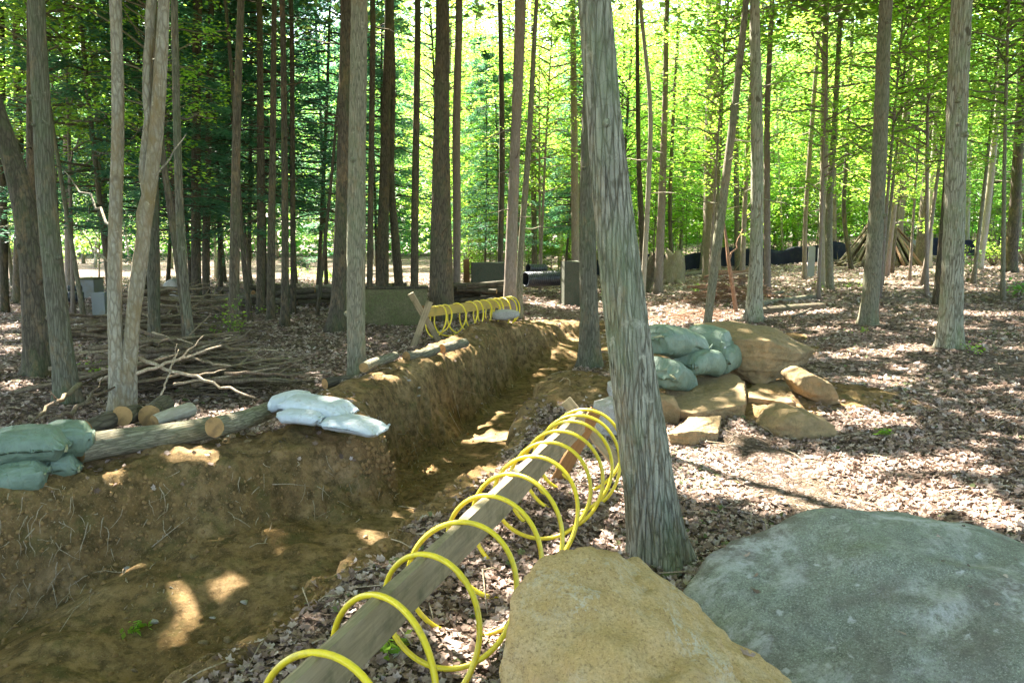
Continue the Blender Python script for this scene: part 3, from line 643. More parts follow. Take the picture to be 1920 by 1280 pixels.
# leafy trees
scatter(30, 820, 2050, 27, 42, ['mid0', 'mid1', 'mid2', 'mid3'], 'maple_tree', .75, 1.1, 'leafy green tree in the wood beyond the black silt fence', 'tree', 'leafy trees beyond the fence', 2.2, 21)
scatter(36, 700, 2050, 42, 62, ['mid0', 'mid1', 'mid2', 'mid3'], 'maple_tree', .9, 1.3, 'tall leafy tree deep in the wood', 'tree', 'tall leafy trees deep in the wood', 2.2, 22)
scatter(60, -150, 2100, 68, 94, ['mid0', 'mid1', 'mid2', 'mid3'], 'maple_tree', 1.1, 1.6, 'distant leafy tree at the back of the wood', 'tree', 'distant trees at the back of the wood', 2.4, 23)
scatter(14, -100, 820, 52, 66, ['mid1', 'mid3', 'sap0'], 'maple_tree', .9, 1.2, 'leafy tree at the back of the sunlit field', 'tree', 'trees behind the sunlit field', 2.0, 25)
scatter(16, -60, 500, 21, 42, ['mid1', 'mid3', 'sap0'], 'maple_tree', .75, 1.0, 'bright leafy tree between the trunks on the left', 'tree', 'leafy trees on the left', 1.8, 24)
scatter(11, 1160, 1950, 18, 27, ['tall0', 'tall1'], 'young_tree', .8, 1.1, 'young leafy tree with a thin stem on the right, before the silt fence', 'tree', 'young leafy trees before the fence', 1.2, 41)
scatter(5, 870, 1080, 22, 30, ['tall0', 'tall1'], 'young_tree', .8, 1.0, 'young leafy tree behind the far yellow coil', 'tree', 'young leafy trees behind the far coil', 1.2, 42)
scatter(5, 20, 330, 15, 24, ['tall0', 'tall1'], 'young_tree', .7, 1.0, 'young leafy tree between the trunks at the far left', 'tree', 'young leafy trees at the far left', 1.2, 43)
# understory saplings
scatter(64, 850, 2040, 40, 52, ['sap0', 'sap1', 'sap2', 'sap3'], 'sapling', .8, 1.2, 'slender leafy sapling beyond the silt fence', 'sapling', 'understory saplings beyond the fence', .9, 31)
scatter(30, 600, 2080, 44, 66, ['sap0', 'sap1', 'sap2', 'sap3'], 'sapling', 1.0, 1.5, 'leafy sapling deep in the wood', 'sapling', 'understory saplings deep in the wood', 1.0, 32)
scatter(44, 880, 2000, 40, 46, ['bush0', 'bush1'], 'leafy_bush', .8, 1.3, 'low bright green bush behind the silt fence', 'bush', 'bushes behind the fence', .8, 33)
# far wood that reads as one mass
def far_wood():
    r = np.random.default_rng(99); n = 190000
    a = r.uniform(-.75, .75, n); d = r.uniform(92, 125, n); x = np.tan(a)*d; y = d
    hgt = 26+5*fbm(x*.08, y*.08, s=71); z = r.uniform(0, 1, n)**.8*hgt
    k = fbm(x*.35, y*.35, z*.45, s=72, o=2) > -.32
    P = np.stack([x, y, z], 1)[k]; v, q, t_ = leaves(P, .8, .6, .8, 5)
    o = obj('distant_wood', mesh('distant_wood', v, [q], M['leaf'], False, {'tint': t_}), kind='stuff', label='far mass of green foliage closing the view behind the trees', cat='foliage')
far_wood()
# ------------------------------------------------------------------ rocks
def hull_planes(pts):
    bm = bmesh.new()
    for p in pts: bm.verts.new(p)
    bmesh.ops.convex_hull(bm, input=bm.verts); bm.normal_update()
    N = np.array([list(f.normal) for f in bm.faces]); D = np.array([f.normal.dot(f.verts[0].co) for f in bm.faces]); bm.free()
    return N, D
def ico(sub):
    bm = bmesh.new(); bmesh.ops.create_icosphere(bm, subdivisions=sub, radius=1)
    V = np.array([list(v.co) for v in bm.verts]); T = np.array([[v.index for v in f.verts] for f in bm.faces]); bm.free(); return V, T
ICO = {k: ico(k) for k in (2, 3, 4, 5, 6)}
def hull_rock(name, pts, mat, label, sub=5, p=14, amp=.03, fr=3, seed=0, cat='rock', group=None, ridged=.5, fine=.35, parent=None, ledge=1.0, dents=(), cuts=0):
    pts = np.array(pts, float); c = pts.mean(0); N, D = hull_planes([Vector(q-c) for q in pts])
    dirs, T = ICO[sub]; s = np.zeros(len(dirs)); rc = np.random.default_rng(seed+77)
    for _ in range(cuts):
        ax = [(0,0,1),(0,0,-1),(1,0,0),(-1,0,0),(0,-1,0),(.6,-.6,.3),(-.6,-.6,.3),(.5,-.3,.8),(-.4,-.5,.7)][_ % 9]
        n_ = np.array(ax)+rc.normal(0, .28, 3); n_ /= np.linalg.norm(n_); N = np.vstack([N, n_]); D = np.append(D, ((pts-c)@n_).max()*rc.uniform(.76, .92))
    ext = (pts-c).max(0)-(pts-c).min(0); dirs = dirs*ext; dirs = dirs/np.linalg.norm(dirs, axis=1)[:, None]
    for n, d in zip(N, D): s += np.maximum(dirs@n/max(d, 1e-3), 0)**p
    V = dirs*(s**(-1/p))[:, None]
    L = amp*ext.mean(); q = V/ext.mean()*fr
    n1 = fbm(q[:, 0], q[:, 1], q[:, 2], s=seed, o=4); n2 = np.abs(fbm(q[:, 0]*2.1, q[:, 1]*2.1, q[:, 2]*2.6, s=seed+9, o=3))
    n3 = noise(q[:, 0]*9, q[:, 1]*9, q[:, 2]*9, s=seed+3)
    stepz = np.floor(V[:, 2]/(L*2.2)+1.5*noise(q[:, 0]*.8, q[:, 1]*.8, q[:, 2]*.8, s=seed+6))
    n4 = _h(stepz, stepz*0+3, stepz*0, seed)
    V = V+dirs*(L*(n1*1.5-n2*ridged*2.2+fine*.25*n3+(n4*.35*ledge)))[:, None]
    for dx, dy, dz, rr_, dd in dents:
        q_ = np.array([dx, dy, dz])-c; g_ = np.exp(-((V-q_)**2).sum(1)/rr_**2); V = V-dirs*(dd*g_)[:, None]
    me = mesh(name, V, [T], M[mat], True)
    return obj(name, me, loc=c, label=label, cat=cat, group=group)
def px_rock(sil, Y, th, mat, label, fs=.78, bs=.8, lift=0, **k):
    """silhouette in photo pixels at depth Y, given real thickness th front to back"""
    S = np.array([at(u, v, Y) for u, v in sil]); c = S.mean(0); P = [S]
    f = c+(S-c)*fs; f[:, 1] -= th*.5; P.append(f); b = c+(S-c)*bs; b[:, 1] += th*.5; P.append(b)
    return hull_rock('rock', np.concatenate(P), mat, label, **k)
# foreground boulders
bl = hull_rock('boulder', [at(915,1290,2.3), at(940,1185,2.35), at(985,1085,2.5), at(1048,1018,2.6), at(1095,1006,2.65), at(1200,1040,2.75), at(1245,1068,2.8), at(1315,1140,2.7), at(1405,1205,2.6), at(1510,1285,2.5),
  (-.12,1.9,-.1), (-.05,2.5,-.1), (.15,3.1,-.1), (.6,3.15,-.1), (1.25,2.6,-.1), (1.2,1.8,-.1), (.5,1.6,-.1), (.55,1.75,.45), (.1,1.95,.45), (.95,1.9,.35)],
  'rock_tan', 'big tan sandstone boulder in the foreground, overlapping the grey one', sub=6, p=44, ledge=.4, amp=.05, fr=3.4, seed=4, cat='boulder', ridged=.5, dents=[tuple(at(1100,1108,2.3))+(.06,.08), tuple(at(1085,1120,2.2))+(.09,.04), tuple(at(1040,1180,2.1))+(.12,.07), tuple(at(1180,1130,2.3))+(.10,.05), tuple(at(1150,1240,2.0))+(.15,.05)])
gb = hull_rock('boulder', [at(1195,1085,3.5), at(1225,1045,3.6), at(1282,1000,3.75), at(1345,968,3.8), at(1430,940,3.9), at(1500,928,3.9), at(1620,930,3.9), at(1720,942,3.9), at(1830,970,3.8), at(1930,1005,3.8), (3.3,3.4,.30), (3.6,2.6,.1),
  (.75,3.1,-.25), (.95,4.1,-.2), (3.0,4.5,-.2), (3.7,3.6,-.2), (3.5,1.9,-.2), (1.3,1.9,-.2), (2.2,2.5,.42), (1.5,2.9,.40), (2.9,2.7,.36)],
  'rock_grey', 'broad low grey-green lichen boulder at the bottom right', sub=6, ledge=.15, p=14, amp=.028, fr=2.4, seed=21, cat='boulder', ridged=.7, dents=[tuple(at(1480+70*i, 1195-12*i+8*math.sin(i*2), 3.0-.02*i))+(.11,.045) for i in range(7)]+[tuple(at(1330,1130,3.2))+(.16,.05), tuple(at(1650,1060,3.3))+(.14,-.03), tuple(at(1450,1040,3.5))+(.2,.035), tuple(at(1850,1060,3.4))+(.2,.04)])
# rock pile on the trench edge
RG = 'rocks piled at the trench edge'
RK = [
 ([(1300,606),(1372,602),(1455,616),(1530,652),(1505,682),(1425,724),(1375,712),(1325,690)],9.3,1.1,'rock_ochre','largest rock, blunt and jutting right, on top of the pile beside the green sandbags',5,31),
 ([(1238,742),(1285,692),(1358,682),(1400,706),(1416,762),(1400,796),(1320,802),(1242,790)],8.3,.8,'rock_ochre','thick slab rock with an angular lit edge directly under the green sandbags',5,32),
 ([(1392,740),(1440,720),(1505,726),(1545,755),(1536,780),(1470,796),(1398,786)],8.6,.7,'rock_ochre','flat sloping rock on the right foot of the pile',5,33),
 ([(1470,700),(1500,688),(1545,712),(1568,748),(1540,760),(1490,735)],9.3,.5,'rock_ochre','dark slanting rock wedged behind the flat one at the right end of the pile',4,34),
 ([(1250,852),(1278,808),(1296,796),(1352,792),(1350,828),(1312,856),(1280,868)],7.1,.5,'rock_ochre','small sunlit wedge of rock lying on the ground below the slab',4,35),
 ([(1205,770),(1225,738),(1258,738),(1270,762),(1262,800),(1235,822),(1205,815)],7.9,.5,'rock_ochre','pale topped rock just right of the large leaning tree',4,36),
 ([(1105,790),(1118,755),(1150,748),(1185,752),(1195,795),(1150,812),(1115,806)],7.4,.5,'rock_pale','pale rock left of the large leaning tree behind the end of the rail',4,37),
 ([(1138,752),(1140,720),(1162,712),(1180,725),(1178,752)],8.4,.35,'rock_pale','little pale stone showing on the left edge of the large leaning tree',4,38),
 ([(1445,775),(1480,760),(1560,790),(1570,815),(1480,822),(1420,805)],8.0,.6,'rock_ochre','low earthy rock half sunk at the foot of the flat one',4,39),
]
SLAB = {
 31: [(1300,606,9.8),(1372,600,9.8),(1455,614,9.7),(1528,655,9.2),(1500,648,9.3),(1368,636,8.9),(1442,638,8.75),(1505,664,8.95),(1372,690,8.95),(1425,724,8.8),(1490,692,9.0),(1330,690,9.7),(1450,700,9.7),(1515,680,9.4)],
 32: [(1290,692,9.0),(1352,688,9.0),(1238,738,8.2),(1400,714,8.5),(1242,764,7.75),(1300,774,7.55),(1398,758,7.8),(1262,790,7.75),(1320,800,7.65),(1394,790,7.85),(1290,745,9.0),(1392,762,8.9)],
 33: [(1440,722,9.0),(1500,726,9.0),(1395,738,8.5),(1545,750,8.7),(1400,754,8.2),(1480,766,8.05),(1536,768,8.4),(1405,786,8.25),(1475,800,8.15),(1530,786,8.45),(1440,760,9.0),(1520,764,8.9)],
 35: [(1290,795,7.5),(1352,792,7.5),(1252,828,7.05),(1290,822,6.95),(1347,812,7.1),(1262,858,7.05),(1298,864,6.95),(1345,840,7.1),(1350,822,7.5),(1290,825,7.5)]}
for sil, Y_, th_, mt, lb, sb, sd in RK:
    if sd in SLAB:
        hull_rock('rock', [at(*q)+np.array([0, 0, {33: .06, 35: .07}.get(sd, 0)*(1 if k_ < (6 if sd == 33 else 4) else 0)]) for k_, q in enumerate(SLAB[sd])], mt, lb, sub=6, p=260, amp=.022, fr=4.5, seed=sd, ridged=.9, ledge=1.6, group=RG); continue
    Sx = np.array(sil, float); Sx = Sx.mean(0)+(Sx-Sx.mean(0))*1.03; sil = [tuple(q) for q in Sx]; Yh = hit(Sx[:, 0].mean(), Sx[:, 1].max()-3)[1]+th_*.30; Y_ = min(Y_, Yh) if sd not in (36, 37, 38) else Y_
    px_rock(sil, Y_, th_, mt, lb, sub=max(sb, 5), seed=sd, amp=.032, fr=3.8, p=200, ridged=.8, cuts=7, fs=.9, bs=.86, group=RG)
px_rock([(918,586),(930,580),(955,578),(978,583),(980,594),(950,602),(922,600)], 15.2, .4, 'rock_pale', 'bright white stone at the foot of the tree holding the far rail', sub=3, seed=40, amp=.05)
for i_, (u, v, w_) in enumerate([(452,806,30),(470,815,16),(436,820,20),(462,828,14),(487,812,16),(440,800,12),(500,806,12),(424,824,14)]):
    p = hit(u, v); r = px(p, w_)/2; rr = np.random.default_rng(60+i_)
    hull_rock('stone', p+rr.normal(0, 1, (14, 3))*np.array([r, r*.7, r*.5])*.7, 'rock_ochre', 'small loose stone beside the sawn log ends on the bank', sub=3, amp=.04, seed=60+i_, cat='stone', group='small stones by the logs')
for i_ in range(46):
    u = rng.uniform(600, 1500) if i_ < 30 else rng.uniform(0, 700); v = rng.uniform(700, 900) if i_ < 30 else rng.uniform(880, 1260)
    p = hit(u, v); 
    if terrain(p[:1], p[1:2], True)[1][0] < .5: continue
    r = rng.uniform(.012, .045); rr = np.random.default_rng(160+i_)
    hull_rock('stone', p+rr.normal(0, 1, (12, 3))*np.array([r, r*.8, r*.5])*.8, 'rock_ochre' if i_ % 3 else 'rock_pale', 'small stone lying loose on the bare trench soil', sub=2, amp=.04, seed=160+i_, cat='stone', group='stones scattered on the bare soil')
# ------------------------------------------------------------------ sandbags
def sandbag(c, L, W, H, rz, tilt, mat, label, seed, group, roll=0, mouth=0, sag=0.0):
    nu, nv = 80, 56; r = np.random.default_rng(seed)
    u = np.linspace(-1, 1, nu); th = np.linspace(0, 2*PI, nv, endpoint=False); U, TH_ = np.meshgrid(u, th, indexing='ij')
    prof = (1-np.abs(U)**5.0)**.42; flat_ = sstep(.72, 1.0, np.abs(U))           # ends pinch into a flat seam
    wy = W/2*(.93+.07*prof)*(1-.06*U*U); hz = H/2*(prof*(1-flat_)+flat_*.10)
    cc, ss = np.cos(TH_), np.sin(TH_)
    yy = wy*np.sign(cc)*np.abs(cc)**.75; zz = hz*np.sign(ss)*np.abs(ss)**.85
    xx = U*L/2*(1-.05*np.cos(TH_*2))
    s_ = seed*1.7
    n = fbm(xx*4+s_, yy*4, zz*4, s=seed, o=2)*.022+fbm(xx*7+s_, yy*24, zz*10, s=seed+1, o=2)*.013*(.35+flat_*2.4)
    tri = np.abs(noise(xx*14, yy*9+s_, zz*9, s=seed+2)); n = n-.006*sstep(.15, 0, tri)
    zz = zz+n*(H/.16)*np.sign(ss)*.8; yy = yy+n*.5*np.sign(cc)
    zz = zz-.12*H*sstep(0, 1, np.abs(U))*r.uniform(.2, 1.2)+.25*H*flat_*r.uniform(-.6, .5)-sag*xx*xx*2
    V = np.stack([xx, yy, zz], -1).reshape(-1, 3)
    i, j = np.meshgrid(np.arange(nu-1), np.arange(nv), indexing='ij'); j2 = (j+1) % nv
    Q = np.stack([i*nv+j, i*nv+j2, (i+1)*nv+j2, (i+1)*nv+j], -1).reshape(-1, 4)
    Q2 = [np.array([[(e*nv+k_) for k_ in ((0, 1, nv-1), )[0]]]) for e in (0, nu-1)]
    k0 = np.arange(nv//2-1)+1
    caps = [np.stack([e*nv+(k0) % nv, e*nv+(k0+1) % nv, e*nv+(nv-k0-1) % nv, e*nv+(nv-k0) % nv], 1) for e in (0, nu-1)]
    o = obj('sandbag', mesh('sandbag', V, [Q]+caps, M[mat], True), loc=c, label=label, cat='sandbag', group=group)
    o.rotation_euler = (roll, tilt, rz)
    a = Acc()  # sewn mouth: a stitched hem strip across one end
    x0 = L/2*.985*(1 if mouth >= 0 else -1); t = np.linspace(-1, 1, 16)
    zoff = float(V[(nu-1)*nv:].mean(0)[2] if mouth >= 0 else V[:nv].mean(0)[2])
    P = np.stack([x0+.012*np.sin(t*5+seed), t*W*.47, zoff+.012*np.sin(t*7+seed*2)], 1)
    a.add(*tube(P, .011, 6)); h = obj('hem', a.mesh('hem', M['bag_white' if mat == 'bag_white' or seed in (2, 4, 7) else 'bag_tan']), o)
    return o
GS = 'green sandbags stacked on the rock pile'; GL = 'green sandbags at the left edge'; WS = 'white sandbags on the bank'
def bag_px(u, v, Y, *a, **k): return sandbag(at(u, v, Y), *a, **k)
bag_px(1264,640,8.6, .80,.50,.33, .55,.22,'bag_green','large dark green sandbag on top of the stack, left one',1,GS,mouth=-1)
bag_px(1328,634,8.95, .52,.38,.29, -.55,.12,'bag_green','smaller green sandbag on top of the stack, right one',2,GS)
bag_px(1256,704,8.25, .80,.44,.30, 1.05,.30,'bag_green','green sandbag with a sunlit top and a tan dirty mouth, lowest in the stack',3,GS,roll=.15,mouth=-1)
bag_px(1313,676,8.6, .60,.38,.29, .65,.10,'bag_green','green sandbag in the middle of the lower row of the stack',4,GS)
bag_px(1357,668,8.85, .46,.34,.32, .9,-.05,'bag_green','short rounded green sandbag touching the largest rock',5,GS)
bag_px(38,833,5.75, .66,.42,.27, .32,-.06,'bag_green','upper green sandbag cut by the left edge',6,GL)
bag_px(114,822,6.0, .46,.36,.26, .42,-.05,'bag_green','upper green sandbag with a white torn seam, next to the log end',7,GL,mouth=-1)
bag_px(18,898,5.6, .52,.36,.25, .4,-.15,'bag_green','lower green sandbag cut by the left edge',8,GL)
bag_px(98,874,5.85, .38,.30,.20, .45,-.15,'bag_green','small lower green sandbag nearest the big log',9,GL)
bag_px(545,749,7.25, .44,.32,.17, .15,-.12,'bag_white','pale blue white sandbag leaning up at the back left, over the log end',10,WS)
bag_px(596,762,7.05, .66,.36,.18, -.30,.10,'bag_white','big pale sandbag lying on top of the white heap',11,WS)
bag_px(566,780,6.85, .40,.26,.12, -.1,.05,'bag_white','thin pale sandbag squeezed under the big one on the left',12,WS)
bag_px(662,795,6.8, .58,.36,.13, -.22,.12,'bag_white','bright white sandbag at the right end, nearest the trench corner',13,WS)
# ------------------------------------------------------------------ logs
def log(a, b, r0, r1, bark, label, seed, group=None, name='log', wob=.02):
    a = np.array(a, float); b = np.array(b, float); L = np.linalg.norm(b-a); n = max(10, int(L/.04)); t = np.linspace(0, 1, n)
    # own axis along local X so that the sawn ends can carry rings
    rr = np.random.default_rng(seed); P = np.stack([t*L, wob*np.sin(t*4+seed), wob*np.sin(t*3+seed*2)], 1)
    k = 30; th = np.linspace(0, 2*PI, k, endpoint=False)[None]; q = t[:, None]*L
    lobe = 1+.05*fbm(np.cos(th)*1.2+seed, np.sin(th)*1.2, q*2, s=seed)+.06*np.abs(noise(np.cos(th)*5, np.sin(th)*5, q*3, s=seed+1))
    R = r0+(r1-r0)*t
    V, Q, T = tube(P, R, k, False, lobe)
    ac = Acc(); ac.add(V, Q); o_me = ac.mesh(name, M[bark])
    # bark needs its grain along the log: rotate the mesh so that local Z is the axis
    Mt = Matrix(((0,1,0),(0,0,1),(1,0,0)))
    o_me.transform(Mt.to_4x4())
    o = obj(name, o_me, loc=a, label=label, cat='log', group=group)
    o.rotation_mode = 'QUATERNION'; o.rotation_quaternion = Vector(b-a).to_track_quat('Z', 'Y')
    for e, (x, ii) in enumerate(((0, 0), (L, n-1))):
        ring = V[ii*k:(ii+1)*k]; c = ring.mean(0); sg = -1 if e == 0 else 1
        Vc = np.concatenate([ring+np.array([sg*.002, 0, 0]), c+(ring-c)*.55+np.array([sg*.005, 0, 0]), [c+np.array([sg*.006, 0, 0])]])
        j = np.arange(k); q1 = np.stack([j, (j+1) % k, k+(j+1) % k, k+j], 1); t1 = np.stack([k+j, k+(j+1) % k, np.full(k, 2*k)], 1)
        if e == 0: q1 = q1[:, ::-1]; t1 = t1[:, ::-1]
        off = np.array([x, 0, 0]); me = mesh('cut_end', Vc-off, [q1, t1], M['cut'])
        h = obj('cut_end', me, o); h.matrix_local = Mt.to_4x4() @ Matrix.Translation(Vector(off))
    return o
LG = 'logs laid along the bank'
def lp(u, v, Y): return at(u, v, Y)
log(lp(150,846,6.0), lp(395,795,6.75), .112,.092,'bark_grey','long pale barked log lying between the green sandbags and the sawn log',1,LG)
log(lp(406,797,6.35), lp(530,760,7.6), .085,.075,'bark_grey','log with its round sawn end towards the camera, running under the white sandbags',2,LG)
log(lp(166,803,6.4), lp(222,785,6.7), .075,.07,'bark_brown','short brown log piece beside the upper green sandbag',3,LG)
log(lp(226,784,6.6), lp(258,770,7.0), .085,.08,'bark_brown','stubby log piece standing crosswise behind the long log',4,LG)
log(lp(276,778,6.75), lp(312,758,7.2), .095,.085,'bark_brown','short log with a big orange sawn end, behind the long log',5,LG)
log(lp(356,766,7.0), lp(292,792,6.6), .068,.05,'bark_pale','short sunlit pale log with its yellow sawn end pointing up right',6,LG)
log(lp(684,692,9.6), lp(738,664,10.6), .06,.055,'bark_grey','thin weathered log on the left of the three on the far bank',7,LG)
log(lp(764,668,10.6), lp(818,655,11.2), .068,.06,'bark_grey','middle log of the three on the far bank, tan sawn end',8,LG)
log(lp(830,652,11.3), lp(873,645,11.8), .07,.065,'bark_grey','right log of the three on the far bank',9,LG)
log(lp(608,722,9.0), lp(662,708,9.4), .06,.05,'bark_dark','dark log at the foot of the pale grey straight tree',10,LG)
log(lp(1518,808,7.6), lp(1580,812,7.6), .03,.02,'bark_dark','short dark stick of wood lying on the leaves right of the rock pile',11,None)
# ------------------------------------------------------------------ rails, x frames and yellow hose coils
def plank(a, b, w, t, up, mat, name, parent, ext=0):
    a = np.array(a, float); b = np.array(b, float); d = b-a; L = np.linalg.norm(d)+ext; d /= np.linalg.norm(d)
    up = np.array(up, float); up -= d*(up@d); up /= np.linalg.norm(up); s_ = np.cross(up, d)
    n = max(6, int(L/.08)); x = np.linspace(0, L, n); rr = np.random.default_rng(int(L*1000))
    ring = np.array([[-1,-1],[0,-1.03],[1,-1],[1,1],[0,1.03],[-1,1]]); k = 6
    V = np.zeros((n, k, 3))
    for j_, (s1, u1) in enumerate(ring):
        jj = .004*noise(x*3, j_*3.3, 0, s=5); V[:, j_] = np.stack([x, s1*t/2+jj, u1*w/2+jj*1.4], 1)
    V = V.reshape(-1, 3); i, j = np.meshgrid(np.arange(n-1), np.arange(k), indexing='ij'); j2 = (j+1) % k
    Q = np.stack([i*k+j, i*k+j2, (i+1)*k+j2, (i+1)*k+j], -1).reshape(-1, 4)
    caps = [np.array([[0,5,4,1],[1,4,3,2]]), np.array([[0,1,4,5],[1,2,3,4]])+(n-1)*k]
    o = obj(name, mesh(name, V, [Q]+caps, M[mat], False), parent)
    mw = Matrix(((d[0], s_[0], up[0], a[0]), (d[1], s_[1], up[1], a[1]), (d[2], s_[2], up[2], a[2]), (0, 0, 0, 1)))
    if parent: o.matrix_local = Matrix.Translation(-Vector(parent.location)) @ mw
    else: o.matrix_world = mw
    return o
def coil(a, b, R, turns, rad, label, side, ph0=0.0, uneven=None, below=0.0, seed=0, hand=1, tail=0.0):
    """helix of hose hung over the top edge a->b of a rail"""
    a = np.array(a, float); b = np.array(b, float); d = b-a; L = np.linalg.norm(d); d /= L; up = np.array([0, 0, 1.]); up -= d*(up@d); up /= np.linalg.norm(up); s_ = np.cross(d, up)
    n = int(turns*56); t = np.linspace(0, turns, n); ph = ph0+hand*t*2*PI
    adv = t/turns if uneven is None else np.interp(t/turns, uneven[0], uneven[1])
    Rr = R*(1+.06*np.array([math.sin(q*1.3+seed)+.8*math.sin(q*2.9+seed*2)+.5*math.sin(q*9.1+seed) for q in t])/1.4)
    Rr = Rr*(1+.14*adv); c = a[None]+d[None]*(adv*L)[:, None]-up[None]*(Rr-rad*1.2)[:, None]+s_[None]*side
    lean = .45*np.sin(t*1.7+seed)+.3*np.sin(t*4.3+seed*3)
    P = c+up[None]*(np.cos(ph)*Rr)[:, None]+s_[None]*(np.sin(ph)*Rr)[:, None]+d[None]*(np.cos(ph)*R*.25+lean*.3*np.sin(ph)*R)[:, None]
    ac = Acc(); ac.add(*[x for x in tube(P, rad, 10)])
    base = np.array([P[:, 0].mean(), P[:, 1].mean(), P[:, 2].min()])
    return obj('hose_coil', ac.mesh('hose_coil', M['yellow'], True, base), loc=base, label=label, cat='hose')
A0 = at(525,1290,2.2); A1 = at(1092,768,6.05)
dA = (A1-A0)/np.linalg.norm(A1-A0); A00 = A0-dA*.7
rt = empty('wooden_rail', (A1[0], A1[1], gz(A1[0], A1[1])), 'long weathered plank rail in the foreground inside the yellow hose, on brown crossed legs', 'rail')
plank(A00-np.array([0,0,.085]), A1-np.array([0,0,.085]), .17, .045, (0,0,1), 'plank', 'rail_board', rt)
g1 = hit(1038, 900)
lA = at(1112,778,6.15); lB = np.array([g1[0], g1[1], g1[2]-.05]); plank(lB, lA, .10, .04, (1,.3,0), 'plank_o', 'leg', rt, .05)
lC = at(1078,772,6.25); g2 = hit(1192, 905); plank((g2[0], g2[1]+.1, g2[2]-.05), lC, .09, .035, (1,.2,0), 'plank', 'leg', rt, .12)
g3 = np.array([A00[0]-.35, A00[1], gz(A00[0]-.35, A00[1])-.03]); plank(g3, A00+np.array([.1,0,.06]), .10, .04, (1,.3,0), 'plank_o', 'leg', rt, .05)
g3 = np.array([A00[0]+.35, A00[1], gz(A00[0]+.35, A00[1])-.03]); plank(g3, A00+np.array([-.1,.05,.06]), .10, .04, (1,.3,0), 'plank_o', 'leg', rt, .05)
coil(A0-dA*.25, A1-dA*.02, .27, 12.4, .0125, 'bright yellow hose coiled in loose loops around the foreground rail', .05, ph0=-.6, seed=1, hand=-1, uneven=([0,.3,.6,.8,1],[0,.36,.70,.88,1]))
# far rail
B0 = at(795,578,14.2); B1 = at(955,558,16.0)
rf = empty('wooden_rail', (B0[0], B0[1], gz(B0[0], B0[1])), 'far plank rail from the crossed planks to the brown and white tree', 'rail')
plank(B0-np.array([0,0,.08]), B1-np.array([0,0,.08]), .17, .05, (0,0,1), 'plank_y', 'rail_board', rf)
X1 = hit(826,640); X2 = hit(772,652)
plank((X1[0],X1[1],X1[2]-.05), at(770,550,13.9), .10,.04,(1,0,0),'plank','leg', rf)
plank((X2[0],X2[1],X2[2]-.05), at(806,565,13.98), .11,.04,(1,0,0),'plank','leg', rf)
X3 = hit(806, 628); plank((X3[0],X3[1]+.2,X3[2]-.05), at(790,575,14.1), .10,.05,(1,0,0),'plank_o','leg', rf)
Tm = [t for t in near_trees if t['ti'] == 25][0]; bz = gz(B1[0]-.2, 15.8)
coil(B0+(B1-B0)*.08, B1, .27, 11.3, .014, 'yellow hose looped around the far rail beside the concrete wall', .02, ph0=.3, seed=3, uneven=([0,.2,.35,.6,.8,1],[0,.14,.42,.68,.86,1]), hand=-1)
# ------------------------------------------------------------------ brush: single sticks plus a tangle of twigs
def stick_mesh(seed, L, r, forks):
    rr = np.random.default_rng(seed); ac = Acc()
    P = limb(ac, (0, 0, 0), (L, 0, 0), r, r*.35, seed, 7, .05, 12)
    for _ in range(forks):
        i0 = rr.integers(3, 10); a = rr.uniform(.3, .9)*rr.choice([-1, 1]); l = L*rr.uniform(.15, .35)
        limb(ac, P[i0], P[i0]+np.array([math.cos(a)*l, math.sin(a)*l, rr.uniform(-.1, .3)*l]), r*.45, r*.12, int(rr.integers(1e6)), 5, .1, 6)
    return ac
SM = {}
for mk, nm in (('stick', 's'), ('stick_p', 'p'), ('stick_r', 'r')):
    for q in range(3): SM[nm+str(q)] = stick_mesh(30+q, 1, .018+.004*q, q).mesh('branch', M[mk])
def heap(n, cx_, cy_, rx, ry, h, L0, L1, ang, spread, kinds, label, group, seed, thick=1.0):
    r = random.Random(seed)
    for i in range(n):
        q = r.gauss(0, .5); x = cx_+rx*q; y = cy_+ry*r.gauss(0, .5); f = math.exp(-(q*q)*1.2)
        o = obj('branch', SM[r.choice(kinds)], label=label, cat='branch', group=group)
        Ls = r.uniform(L0, L1); a = ang+r.gauss(0, spread); zz = gz(x, y)+.03+h*f*r.uniform(0, 1)**.8
        tl = r.gauss(0, .10); o.scale = (Ls, thick*r.uniform(.7, 1.9), thick*r.uniform(.7, 1.9))
        o.rotation_euler = (r.uniform(0, 6), tl, a)
        dx = math.cos(a)*Ls/2; dy = math.sin(a)*Ls/2; o.location = (x-dx, y-dy, max(zz, gz(x-dx, y-dy)+.02 if tl > 0 else 0)+math.sin(tl)*Ls/2)
def tangle(name, n, cx_, cy_, rx, ry, h, L, label, mat, seed, cat='brush'):
    r = np.random.default_rng(seed); ac = Acc(); q = r.normal(0, .5, (n, 2)); x = cx_+rx*q[:, 0]; y = cy_+ry*q[:, 1]; z = terrain(x, y)+h*np.exp(-(q**2).sum(1)*1.3)*r.uniform(0, 1, n)
    for i in range(n):
        a = r.uniform(0, 2*PI); l = L*r.uniform(.4, 1.3); e = np.array([math.cos(a)*l, math.sin(a)*l, r.normal(0, .18)*l])
        c = np.array([x[i], y[i], z[i]+.02]); ac.add(*tube(np.array([c-e/2, c+r.normal(0, .06*l, 3), c+e/2]), [.008, .006, .003], 4), a=r.uniform())
    return obj(name, ac.mesh(name, M[mat]), kind='stuff', label=label, cat=cat)
p1 = hit(330, 735); p2 = hit(330, 642); p3 = hit(210, 650); p4 = hit(560, 585)
heap(75, p1[0], p1[1]+.3, 1.1, .6, .65, .8, 2.0, .15, .55, ['s0','s1','s2','p0','s1'], 'bare branch lying in the brush pile behind the double-stemmed tree', 'branches of the near brush pile', 1)
